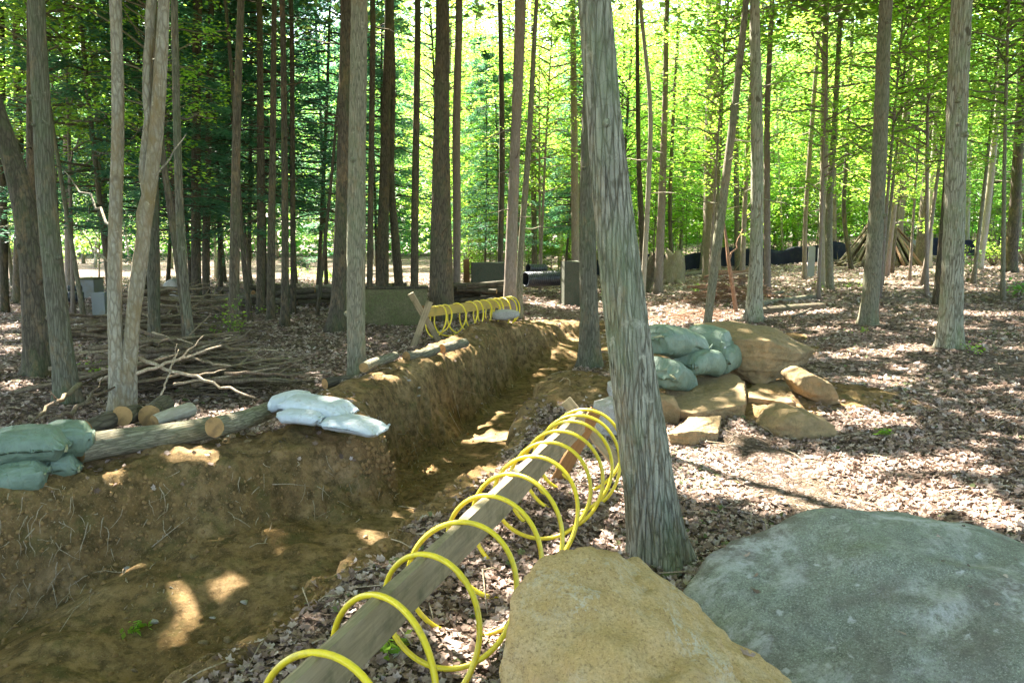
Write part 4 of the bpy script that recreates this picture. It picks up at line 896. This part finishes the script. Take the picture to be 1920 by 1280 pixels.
tangle('twig_tangle', 420, p1[0], p1[1]+.3, 1.1, .8, .5, .5, 'tangle of fine twigs in the brush pile behind the double-stemmed tree', 'stick', 2)
heap(36, p2[0]-.3, p2[1]+.7, .9, .6, 1.0, .9, 2.0, .05, .45, ['s0','s1','s2','s2'], 'long dark branch stacked in the second brush pile further back', 'branches of the back brush pile', 3, 1.2)
heap(22, p3[0], p3[1]+1, 1.3, .8, .45, 1.2, 2.6, .45, .3, ['s0','s1','s2'], 'dark branch in the loose pile left of the double-stemmed tree', 'branches of the left brush pile', 4, 1.1)
for (u0, v0, y0, u1, v1, y1, r0, mt, lb) in [
  (250,668,8.9,478,745,8.4,.025,'stick_p','long bleached branch slanting down right across the near brush pile'),
  (255,700,8.6,415,648,9.0,.022,'stick_p','long grey branch slanting up right across the near brush pile'),
  (150,720,8.6,60,790,7.4,.03,'stick','dark branch on the leaves pointing at the left sandbags'),
  (95,790,7.2,215,725,8.6,.028,'stick','dark pole resting on the ground left of the double stem'),
  (300,745,8.2,335,655,8.6,.012,'stick_p','thin forked twig sticking up from the near brush pile'),
  (420,700,9.0,620,700,9.4,.02,'stick','low branch on the leaves between the brush pile and the pale grey tree')]:
    a_ = at(u0, v0, y0); b_ = at(u1, v1, y1); ac = Acc(); limb(ac, a_, b_, r0, r0*.4, int(u0*7+v0), 8, .06, 16)
    mid = (a_+b_)/2
    limb(ac, mid, mid+(b_-a_)*.25+np.array([0,.1,.18]), r0*.5, r0*.15, 5, 5, .1, 6)
    obj('branch', ac.mesh('branch', M[mt], True, a_), loc=a_, label=lb, cat='branch')
# far log heap
r = random.Random(5)
for i in range(22):
    u = r.uniform(400, 625); v = r.uniform(538, 566); a = hit(u, 572); a = np.array([a[0], a[1]+r.uniform(-.6, .8), gz(a[0], a[1])+(572-v)*.016]); L_ = r.uniform(.9, 2.4); an = r.gauss(0, .35)
    b = a+np.array([math.cos(an)*L_, math.sin(an)*L_, r.uniform(-.08, .12)])
    log(a, b, r.uniform(.06, .13), r.uniform(.05, .09), r.choice(['bark_dark', 'bark_grey', 'bark_brown']), 'log in the low heap beyond the reddish brown trunks', 200+i, 'logs of the far heap')
# log wall right of the concrete
for i in range(16):
    u = 850+r.uniform(0, 95); v = r.uniform(532, 566); a = at(u, v, 20.5+r.uniform(-.6, .8)); a[2] = max(a[2], gz(a[0], a[1])+.05); an = r.gauss(.05, .25); L_ = r.uniform(.7, 1.6)
    log(a-np.array([L_/2, 0, 0]), a+np.array([math.cos(an)*L_/2, math.sin(an)*L_/2, r.uniform(-.06, .06)]), .08, .06, 'bark_dark', 'dark log in the low heap between the thick dark tree and the far rail tree', 240+i, 'dark logs behind the far rail')
# fallen logs on the right
for u0, v0, u1, v1, r0, lb in [(1425,572,1530,560,.09,'upper pale fallen log right of the upright shaggy grey tree'),(1422,592,1545,580,.12,'lower dark fallen log right of the upright shaggy grey tree'),(1395,560,1470,548,.06,'thin fallen stem behind the two fallen logs'),(1275,520,1330,508,.12,'reddish log behind the pinkish grey trunk'),(930,552,1060,545,.07,'long stem lying in front of the black corrugated pipes'),(1222,520,1262,505,.10,'short log between the broken stumps'),(1480,598,1535,572,.035,'thin crooked branch beside the fallen logs')]:
    a = hit(u0, v0); b = hit(u1, v1); b[1] = min(b[1], a[1]+1.8); b = at(u1, v1, b[1]); b[2] = max(b[2], gz(b[0], b[1])+r0*.6); a[2] += r0*.5
    log(a, b, r0, r0*.75, 'bark_grey' if 'pale' in lb or 'stem' in lb else 'bark_brown', lb, int(u0+v0))
p = hit(1385, 565)
heap(34, p[0]-.1, p[1]+.5, 1.0, .8, .85, .7, 1.6, .3, .9, ['r0','r1','r2','p0'], 'reddish branch in the brush pile behind the leaning tree by the sandbags', 'branches of the reddish brush pile', 9)
tangle('twig_tangle', 360, p[0]-.1, p[1]+.3, 1.3, .9, .8, .55, 'tangle of reddish twigs behind the leaning tree by the sandbags', 'stick_r', 10)
p = hit(1300, 595); tangle('twig_tangle', 160, p[0], p[1], 1.4, .8, .12, .5, 'loose reddish twigs on the sunlit ground before the reddish brush pile', 'stick_r', 11)
# bare pinkish stick standing
ac = Acc(); a_ = hit(1380, 586); Yb = a_[1]
P_ = [a_, at(1374,540,Yb), at(1366,490,Yb), at(1362,450,Yb+.1), at(1352,380,Yb+.2)]; Pd, Rd, q = densify(P_, [.055,.05,.045,.035,.015], .1); ac.add(*tube(Pd, Rd, 8))
limb(ac, at(1366,490,Yb), at(1392,430,Yb+.2), .025, .01, 3)
ob = obj('bare_sapling', ac.mesh('bare_sapling', M['stick_r'], True, a_), loc=a_, label='bare reddish forked sapling between the leaning tree and the shaggy grey one', cat='sapling')
# ------------------------------------------------------------------ stick shelter
p = hit(1668, 494); Yp = min(p[1], 35.0); p = at(1668, 494, Yp); p[2] = gz(p[0], Yp); apx = at(1652, 404, p[1]+.3)
sh = empty('stick_shelter', p, 'cone-shaped shelter of leaning brown poles on the right slope', 'shelter')
r = random.Random(8)
for i in range(84):
    a = PI*2*i/84+r.uniform(-.1, .1); rad = r.uniform(1.35, 1.95); bx, by = p[0]+math.cos(a)*rad*1.05, p[1]+.4+math.sin(a)*rad
    tp = apx+np.array([r.uniform(-.15, .15), r.uniform(-.15, .15), r.uniform(-.25, .25)])
    bpt = np.array([bx, by, gz(bx, by)-.03]); d = tp-bpt; ac = Acc(); limb(ac, bpt, bpt+d*r.uniform(.95, 1.12), r.uniform(.05, .095), .035, i+900, 6, .015, 6)
    obj('pole', ac.mesh('pole', M[r.choice(['stick_r', 'stick', 'bark_brown', 'bark_brown'])], True, p), sh)
heap(16, p[0]+2.4, p[1]+.3, 1.4, .5, .2, 1.0, 2.2, -.1, .4, ['r1','p1','s2'], 'branch lying on the ground at the right foot of the stick shelter', 'branches beside the shelter', 12)
heap(12, p[0]-2.2, p[1]-.2, .9, .5, .3, .6, 1.6, .5, .5, ['p0','p1','s2'], 'pale branch lying on the ground at the left foot of the stick shelter', 'branches left of the shelter', 13)
# ------------------------------------------------------------------ silt fence
fe = empty('silt_fence', at(1400, 500, 39), 'low black silt fence running across the back of the clearing', 'fence')
xs = np.linspace(at(1120,500,39)[0], at(1900,500,39)[0], 160); ys = 39+.25*np.sin(xs*1.9)+.1*np.sin(xs*5.1); zb = terrain(xs, ys)-.1; ht = .85+.10*np.sin(xs*1.3)+.05*np.sin(xs*3.7)
F0 = np.array(fe.location)
V = []
for yo in (-.012, .012):
    for k_ in range(6):
        f = k_/5; V.append(np.stack([xs, ys+yo+.05*np.sin(xs*9+f*4)*f, zb+f*(ht+.1)], 1))
V = np.concatenate(V); n = len(xs); Q = []
i = np.arange(n-1)
for s2 in (0, 6):
    for k_ in range(5): q = np.stack([(s2+k_)*n+i, (s2+k_)*n+i+1, (s2+k_+1)*n+i+1, (s2+k_+1)*n+i], 1); Q.append(q if s2 == 0 else q[:, ::-1])
Q.append(np.stack([5*n+i, 5*n+i+1, 11*n+i+1, 11*n+i], 1))
obj('fabric', mesh('fabric', V-F0, Q, M['fabric']), fe)
for k_ in range(0, 160, 13):
    v_, q_ = box((xs[k_], ys[k_]+.05, zb[k_]+.6), (.05, .04, 1.3)); obj('post', mesh('post', v_-F0, [q_], M['plank'], False), fe)
# ------------------------------------------------------------------ pipes
def pipe(a, b, R, label, n=None):
    a = np.array(a, float); b = np.array(b, float); L = np.linalg.norm(b-a); nr = max(8, int(L/.075)); m = nr*6+1; t = np.linspace(0, 1, m)
    Rr = R*(.93+.07*np.sign(np.sin(t*nr*2*PI))*np.abs(np.sin(t*nr*2*PI))**.5)
    P = a[None]+(b-a)[None]*t[:, None]; V, Q, T = tube(P, Rr, 32, False); V2, Q2, _ = tube(P, R*.82, 32, False)
    m0 = len(V); k = 32; j = np.arange(k); j2 = (j+1) % k; ac = Acc(); ac.add(V, Q); ac.add(V2, Q2[:, ::-1])
    ac.Q.append(np.stack([j2, j, m0+j, m0+j2], 1)); e = (m-1)*k; ac.Q.append(np.stack([e+j, e+j2, m0+e+j2, m0+e+j], 1))
    return obj('corrugated_pipe', ac.mesh('corrugated_pipe', M['black'], True, a), loc=a, label=label, cat='pipe')
p = hit(1020, 540); g = gz(p[0], 26); pipe(at(985,524,25.5), at(1056,521,26.3), .25, 'bluish black corrugated pipe lying beyond the far rail, the front one')
pipe(at(990,503,27.5), at(1022,503,28), .15, 'smaller black corrugated pipe behind the front one')
a = hit(118, 572); pipe(at(112,557,a[1]), at(158,556,a[1]+.3), .17, 'short black corrugated pipe far left between the trunks')
pipe(at(128,541,a[1]+.8), at(153,540,a[1]+.9), .10, 'small dark pipe lying on top of the short far left pipe')
# ------------------------------------------------------------------ concrete wall, blocks, panels
def slab(name, u0, v0, u1, v1, Y_, th, mat, label, cat, rot=0.0, cap=None, top_noise=0.0):
    a = at(u0, v1, Y_); b = at(u1, v0, Y_); w_ = b[0]-a[0]; h = b[2]-a[2]; nx_, nz_ = 24, 14
    g_ = gz((a[0]+b[0])/2, Y_); z0 = min(a[2], g_)-.05; h = b[2]-z0
    o = empty(name, ((a[0]+b[0])/2, Y_, z0), label, cat)
    bm = bmesh.new(); bmesh.ops.create_cube(bm, size=1); bmesh.ops.scale(bm, vec=(w_, th, h), verts=bm.verts); bmesh.ops.translate(bm, vec=(0, 0, h/2), verts=bm.verts)
    bmesh.ops.bevel(bm, geom=bm.edges[:], offset=.012, segments=2, affect='EDGES'); bmesh.ops.subdivide_edges(bm, edges=bm.edges[:], cuts=4, use_grid_fill=True)
    for v in bm.verts:
        q = float(noise(v.co.x*4, v.co.y*4+3, v.co.z*4, s=7))*.012; v.co.y += q; v.co.z += (q*2+top_noise*float(noise(v.co.x*3, 0, 1, s=8)) if v.co.z > h*.9 else 0)
    me = bpy.data.meshes.new('body'); bm.to_mesh(me); bm.free(); me.materials.append(M[mat]); obj('body', me, o)
    if cap:
        v_, q_ = box((0, 0, h+.025), (w_+.06, th+.06, .045)); obj('cap', mesh('cap', v_, [q_], M[cap], False), o)
    o.rotation_euler.z = rot; return o
slab('concrete_wall', 640, 541, 800, 612, 17.6, .22, 'conc', 'low mossy concrete wall behind the crossed planks', 'wall', 0, 'bark_dark')
slab('concrete_block', 884, 492, 962, 535, 24, .7, 'conc_dark', 'dark greenish block behind the trees at the far rail', 'block', .1)
slab('wooden_post', 869, 487, 880, 520, 24.5, .16, 'plank_o', 'short pinkish sunlit post stump left of the dark greenish block', 'post')
slab('concrete_block', 1054, 490, 1088, 530, 23.5, .6, 'conc_dark', 'grey-green block left of the trench edge tree', 'block', .15)
slab('grey_board', 1514, 463, 1529, 507, 30, .05, 'grey', 'left upright grey board before the silt fence', 'board')
slab('grey_board', 1532, 465, 1545, 506, 30.2, .05, 'grey', 'right upright grey board, half behind the pale trunk', 'board', .2)
slab('grey_board', 1686, 450, 1728, 490, 37, .08, 'grey', 'pale grey panel behind the stick shelter', 'panel')
slab('storage_box', 156, 523, 184, 556, 26, .8, 'grey', 'pale blue-grey box with a mossy lid far left', 'box', .1, 'conc')
slab('storage_box', 177, 548, 197, 582, 20, .4, 'grey', 'grey-green block half hidden behind the double stem', 'block', .3)
px_rock([(306,556),(308,528),(325,516),(340,524),(344,560),(330,578),(312,575)], 20, .6, 'rock_pale', 'pale leaning slab of stone behind the brush piles', sub=4, seed=81, amp=.04)
px_rock([(604,548),(606,540),(640,536),(660,540),(660,552),(630,556)], 24, .6, 'rock_tan', 'low tan stone lying in the sunlit field', sub=3, seed=82, amp=.02)
# stumps
def stump(u0, v0, u1, v1, w0, w1, label, seed, mat='bark_brown'):
    a = hit(u0, v0); b = at(u1, v1, a[1]); r0 = px(a, w0)/2; r1 = px(a, w1)/2; L_ = np.linalg.norm(b-a); n = 20; t = np.linspace(0, 1, n)[:, None]; k = 26
    th = np.linspace(0, 2*PI, k, endpoint=False)[None]
    P = a[None]*(1-t)+b[None]*t; P[0][2] -= .05
    lobe = 1+.25*np.exp(-t*4)*np.cos(5*th+seed)+.18*fbm(np.cos(th)*2, np.sin(th)*2, t*2, s=seed)
    V, Q, T = tube(P, (r0+(r1-r0)*t[:, 0]), k, True, lobe)
    top = V[(n-1)*k:n*k]; top[:, 2] += .5*r1*noise(np.cos(th[0])*2.5+seed, np.sin(th[0])*2.5, 0, s=seed)*2; V[(n-1)*k:n*k] = top
    e = empty('tree_stump', a, label, 'stump'); ac = Acc(); ac.add(V, Q, T); obj('trunk', ac.mesh('trunk', M[mat], True, a), e)
    ac = Acc()
    for i in range(5):
        an = i*1.3+seed; limb(ac, a+np.array([0, 0, .08]), a+np.array([math.cos(an)*r0*2.4, math.sin(an)*r0*2.4, -.05]), r0*.4, r0*.1, seed+i, 6, .08, 6)
    obj('roots', ac.mesh('roots', M[mat], True, a), e)
stump(1206, 548, 1227, 480, 22, 20, 'leaning broken tan stump right of the large leaning tree', 3, 'bark_brown')
stump(1262, 530, 1266, 478, 44, 34, 'wide rotten stump beside the leaning broken one', 6, 'bark_pink')
# root plate and undergrowth at the right edge
def plant(u, v, h, n, size, spread, label, mat='leaf_y', seed=0, name='leafy_plant', cat='plant', group=None):
    a = hit(u, v); rr = np.random.default_rng(seed); e = empty(name, a, label, cat, group); ac = Acc(); pts = []
    for i in range(max(4, n//9)):
        an = rr.uniform(0, 2*PI); ln = h*rr.uniform(.5, 1.1); tp = np.array([math.cos(an)*spread*rr.uniform(.2, 1), math.sin(an)*spread*rr.uniform(.2, 1), ln])
        P = limb(ac, (0, 0, -.02), tp, .004+.004*h, .002, int(rr.integers(1e6)), 4, .08, 6)
        tt = rr.uniform(.4, 1, 9); pts.append(np.stack([np.interp(tt, np.linspace(0, 1, 6), P[:, k]) for k in range(3)], 1)+rr.normal(0, size*.5, (9, 3)))
    obj('stem', ac.mesh('stem', M['stick']), e); P = np.concatenate(pts); P[:, 2] = np.maximum(P[:, 2], .02); v_, q_, t_ = leaves(P, size, .5, .6, seed)
    obj('foliage', mesh('foliage', v_, [q_], M[mat], False, {'tint': t_}), e)
for i, a in enumerate([(440,650,.9,140,.08,.35,'leafy green shoots growing at the foot of the brown trunk'),(405,640,.5,70,.07,.3,'low green seedling by the back brush pile'),(1306,552,.35,60,.09,.3,'yellow-green seedling left of the reddish brush pile'),(1538,545,.3,50,.08,.3,'small green plant by the slim tree before the grey boards'),
  (1600,540,.2,50,.07,.4,'low moss green tuft left of the tree with dark rings'),(1822,665,.2,60,.05,.25,'tiny green plants at the foot of the thick furrowed tree'),(1612,625,.12,60,.04,.3,'green seedlings at the foot of the tree with dark rings'),(1480,812,.03,8,.05,.06,'single fresh green leaf sprig on the litter right of the rocks'),
  (1660,815,.03,8,.06,.05,'small blue-green leaf sprig on the litter further right'),(745,1225,.05,10,.05,.08,'small green sprig under the foreground rail'),(190,700,.2,40,.07,.3,'green fern tuft left of the double stem'),(505,590,.25,60,.08,.5,'low seedlings between the reddish brown trunks and the log heap'),(560,520,.6,120,.14,.8,'bright green shrub at the sunlit field edge, left'),(612,530,.6,120,.14,.8,'bright green shrub at the sunlit field edge, right'),
  (1262,985,.03,6,.05,.05,'single leaf sprig by the foot of the large leaning tree'),(255,1180,.03,6,.05,.05,'pale green seedling on the pit floor')]):
    plant(*a, seed=300+i)
for i, (u, v, h) in enumerate([(1790,500,1.0),(1815,515,.8),(1862,500,1.4),(1905,470,1.6),(1875,480,2.2),(1925,500,1.8),(1660,498,.4),(1910,560,.5)]):
    plant(u, v, h, 420 if h > .9 else 120, .11, .7*h, 'leafy shrub in the undergrowth at the right edge of the clearing', 'leaf' if i % 2 else 'leaf_y', 350+i, 'leafy_shrub', 'shrub', 'shrubs at the right edge')
# ------------------------------------------------------------------ litter, twigs, roots
def litter(n, ul, ur, vt, vb, size, seed, soil_keep, outside=None):
    r = np.random.default_rng(seed)
    # spread evenly over the ground seen between the two rows of the picture
    y0 = HC/math.tan(TH-math.atan((640-vb)/F)) if vb > 452 else 60; y1 = HC/math.tan(TH-math.atan((640-vt)/F))
    y = np.sqrt(r.uniform(max(.9, y0-.4)**2, y1**2, n)); x = (r.uniform(ul, ur, n)-960)/F*y*1.02
    z, s, d = terrain(x, y, True); keep = (r.uniform(0, 1, n) > s*(1-soil_keep)) & (fbm(x*.9, y*.9, s=93) > r.normal(-.42, .12, n))
    keep &= ~((s > .4) & (d > .15) & (r.uniform(0, 1, n) > soil_keep*.8))
    return x[keep], y[keep], z[keep], size
LV = []
ON = []   # leaves lying on the boulders
for ob_, nn_ in ((gb, 34), (bl, 5)):
    vv = np.array([list(v.co) for v in ob_.data.vertices])+np.array(ob_.location); nr_ = np.array([list(v.normal) for v in ob_.data.vertices]); ok = np.nonzero(nr_[:, 2] > .93)[0]
    ON.append(vv[np.random.default_rng(5).choice(ok, nn_)])
ON = np.concatenate(ON)
for args in [(76000, -60, 1980, 780, 1290, .046, 1, .035), (56000, -60, 1980, 600, 790, .064, 2, .03), (46000, -60, 1980, 520, 610, .11, 3, .05)]:
    x, y, z, sz = litter(*args)
    if args[6] == 1: x = np.concatenate([x, ON[:, 0]]); y = np.concatenate([y, ON[:, 1]])
    n = len(x); r = np.random.default_rng(args[6]+50)
    a = r.uniform(0, 2*PI, n); L_ = sz*r.uniform(.35, 1.55, n)*(.8+.2*r.uniform(0, 1, n)); W_ = L_*r.uniform(.3, .62, n)
    e = .02; zt_ = terrain(x, y); gxx = (terrain(x+e, y)-zt_)/e; gyy = (terrain(x, y+e)-zt_)/e
    N = np.stack([-gxx, -gyy, np.ones(n)], 1)+r.normal(0, .33, (n, 3)); N /= np.linalg.norm(N, axis=1)[:, None]
    D = np.stack([np.cos(a), np.sin(a), np.zeros(n)], 1); D -= N*(D*N).sum(1)[:, None]; D /= np.linalg.norm(D, axis=1)[:, None]; Sd = np.cross(N, D)
    if args[6] == 1: z = np.concatenate([z, ON[:, 2]-.008]); N[-len(ON):] = np.array([0, 0, 1.])
    P = np.stack([x, y, z+sz*r.uniform(.05, .38, n)], 1); cu = r.normal(.12, .16, n)[:, None]*L_[:, None]; cv = r.normal(.10, .15, n)[:, None]*W_[:, None]
    L_ = L_[:, None]; W_ = W_[:, None]
    ring = [(-.5, 0, 1, 0), (-.22, .42, .2, 1), (-.08, .24, 0, .4), (.12, .5, .1, 1.2), (.24, .2, .3, .3), (.5, 0, 1, 0), (.24, -.2, .3, .3), (.12, -.5, .1, 1.2), (-.08, -.24, 0, .4), (-.22, -.42, .2, 1)]
    vs = np.stack([P+D*L_*p_+Sd*W_*q_*2+N*(cu*a1+cv*a2) for p_, q_, a1, a2 in ring], 1)
    base = np.arange(n)[:, None]*10
    q = np.concatenate([base+np.array(f)[None] for f in ((0,1,2,8),(0,8,9,9))[:1]]+[base+np.array((2,3,4,6))[None], base+np.array((2,6,7,8))[None]])
    t3 = np.concatenate([base+np.array((0,8,9))[None], base+np.array((4,5,6))[None]])
    LV.append((vs.reshape(-1, 3), q, t3, np.repeat(np.clip(r.beta(2.2, 2.0, n)+.28*fbm(x*1.1, y*1.1, s=91)+(r.uniform(0, 1, n) > .992)*1.0, 0, 1), 10)))
ac = Acc()
for v_, q_, t_, a_ in LV: ac.add(v_, q_, t_, a_)
obj('leaf_litter', ac.mesh('leaf_litter', M['litter'], False), kind='stuff', label='dry brown leaves covering the forest floor', cat='leaf litter')
r = np.random.default_rng(77); ac = Acc()
for i in range(1500):
    u = r.uniform(-40, 1960); y = math.sqrt(r.uniform(2, 18**2)); x = (u-960)/F*y; z, s, d = terrain(np.array([x]), np.array([y]), True) if y < 16 else (0, [0], 0)
    if s[0] > .5 and r.uniform() > .25: continue
    L_ = r.uniform(.06, .35)*(1+.5*(r.uniform() > .9)); a = r.uniform(0, 2*PI); e = np.array([math.cos(a), math.sin(a), 0])*L_/2
    A_ = np.array([x, y, 0])-e; B_ = np.array([x, y, 0])+e; A_[2] = gz(A_[0], A_[1])+.02; B_[2] = gz(B_[0], B_[1])+.025; md = (A_+B_)/2+np.array([r.normal(0, .015), r.normal(0, .015), .015])
    ac.add(*tube(np.array([A_, md, B_]), [.005, .004, .002], 4), a=r.uniform())
obj('twigs', ac.mesh('twigs', M['stick_p']), kind='stuff', label='small twigs strewn over the leaves', cat='twigs')
# roots hanging out of the pit walls
ac = Acc()
for i in range(260):
    if i < 190: u = r.uniform(-20, 330) if i < 130 else r.uniform(300, 850); v = r.uniform(910, 1150) if u < 330 else r.uniform(860, 980)
    else: u = r.uniform(720, 1060); v = 900-(u-720)*.75+r.uniform(-60, 60)
    p = hit(u, v); d = sdist(np.array([p[0]]), np.array([p[1]]))[0][0]
    if d < -.05: continue
    L_ = r.uniform(.06, .30); dn = np.array([r.normal(0, .5), -.35-r.uniform(0, .5), -r.uniform(.0, 1.0)]); dn /= np.linalg.norm(dn)
    Q_ = [p-dn*.03]
    for k_ in range(5): dn = dn+r.normal(0, .28, 3)+np.array([0, 0, -.12]); dn /= np.linalg.norm(dn); Q_.append(Q_[-1]+dn*L_/5)
    ac.add(*tube(np.array(Q_), np.linspace(r.uniform(.002, .006), .001, 6), 4))
obj('roots', ac.mesh('roots', M['stick_p']), kind='stuff', label='thin roots hanging out of the trench walls', cat='roots')
# crumbled clods on the spur corner and pit floor
ac = Acc(); dirs, T_ = ICO[2]
for i in range(4200):
    if i < 900: u = r.normal(770, 60); v = r.normal(870, 35)
    elif i < 3600: u = r.uniform(0, 850); v = r.uniform(880, 1280)
    else: u = r.uniform(700, 1130); v = r.uniform(600, 850)
    p = hit(u, v); s_ = (.003+.016*r.uniform()**3)*(1.5 if i < 900 else 1)
    q3 = terrain(p[:1], p[1:2], True)
    if q3[1][0] < .5 or (i >= 900 and q3[2][0] > .6 and r.uniform() < .8): continue
    V_ = dirs*s_*r.uniform(.6, 1.2, 3)*(1+.5*noise(dirs[:, 0]*2+i, dirs[:, 1]*2, dirs[:, 2]*2, s=i % 50))[:, None]; ac.add(V_+p, None, T_)
obj('soil_clods', ac.mesh('soil_clods', M['soil']), kind='stuff', label='crumbled clods of soil on the trench edges', cat='soil')
# ------------------------------------------------------------------ light, sky, camera
w = bpy.data.worlds.new("World"); SC.world = w; w.use_nodes = True
nt = w.node_tree; bg = nt.nodes['Background']; sky = nt.nodes.new('ShaderNodeTexSky'); sky.sky_type = 'NISHITA'; sky.sun_disc = False
sky.sun_elevation = SEL; sky.sun_rotation = SAZ; sky.dust_density = 2.0
nt.links.new(sky.outputs[0], bg.inputs[0]); bg.inputs[1].default_value = .11
L = bpy.data.lights.new('sun', 'SUN'); L.energy = 5; L.angle = math.radians(.53); L.color = (1, .95, .86)
lo = bpy.data.objects.new('sun', L); COL.objects.link(lo); lo.rotation_euler = Vector(SUN).to_track_quat('Z', 'Y').to_euler()
cam = bpy.data.cameras.new('camera'); co = bpy.data.objects.new('camera', cam); COL.objects.link(co)
cam.sensor_width = 36; cam.lens = 36*F/1920; cam.clip_end = 1000; cam.clip_start = .05
co.location = (0, 0, HC); co.rotation_euler = (PI/2-TH, 0, 0)
SC.camera = co
SC.view_settings.view_transform = 'Standard'; SC.view_settings.look = 'None'; SC.view_settings.exposure = 3.45; SC.view_settings.gamma = 1
SC.cycles.max_bounces = 7; SC.cycles.diffuse_bounces = 4; SC.cycles.transmission_bounces = 5; SC.cycles.glossy_bounces = 2
SC.cycles.use_denoising = True
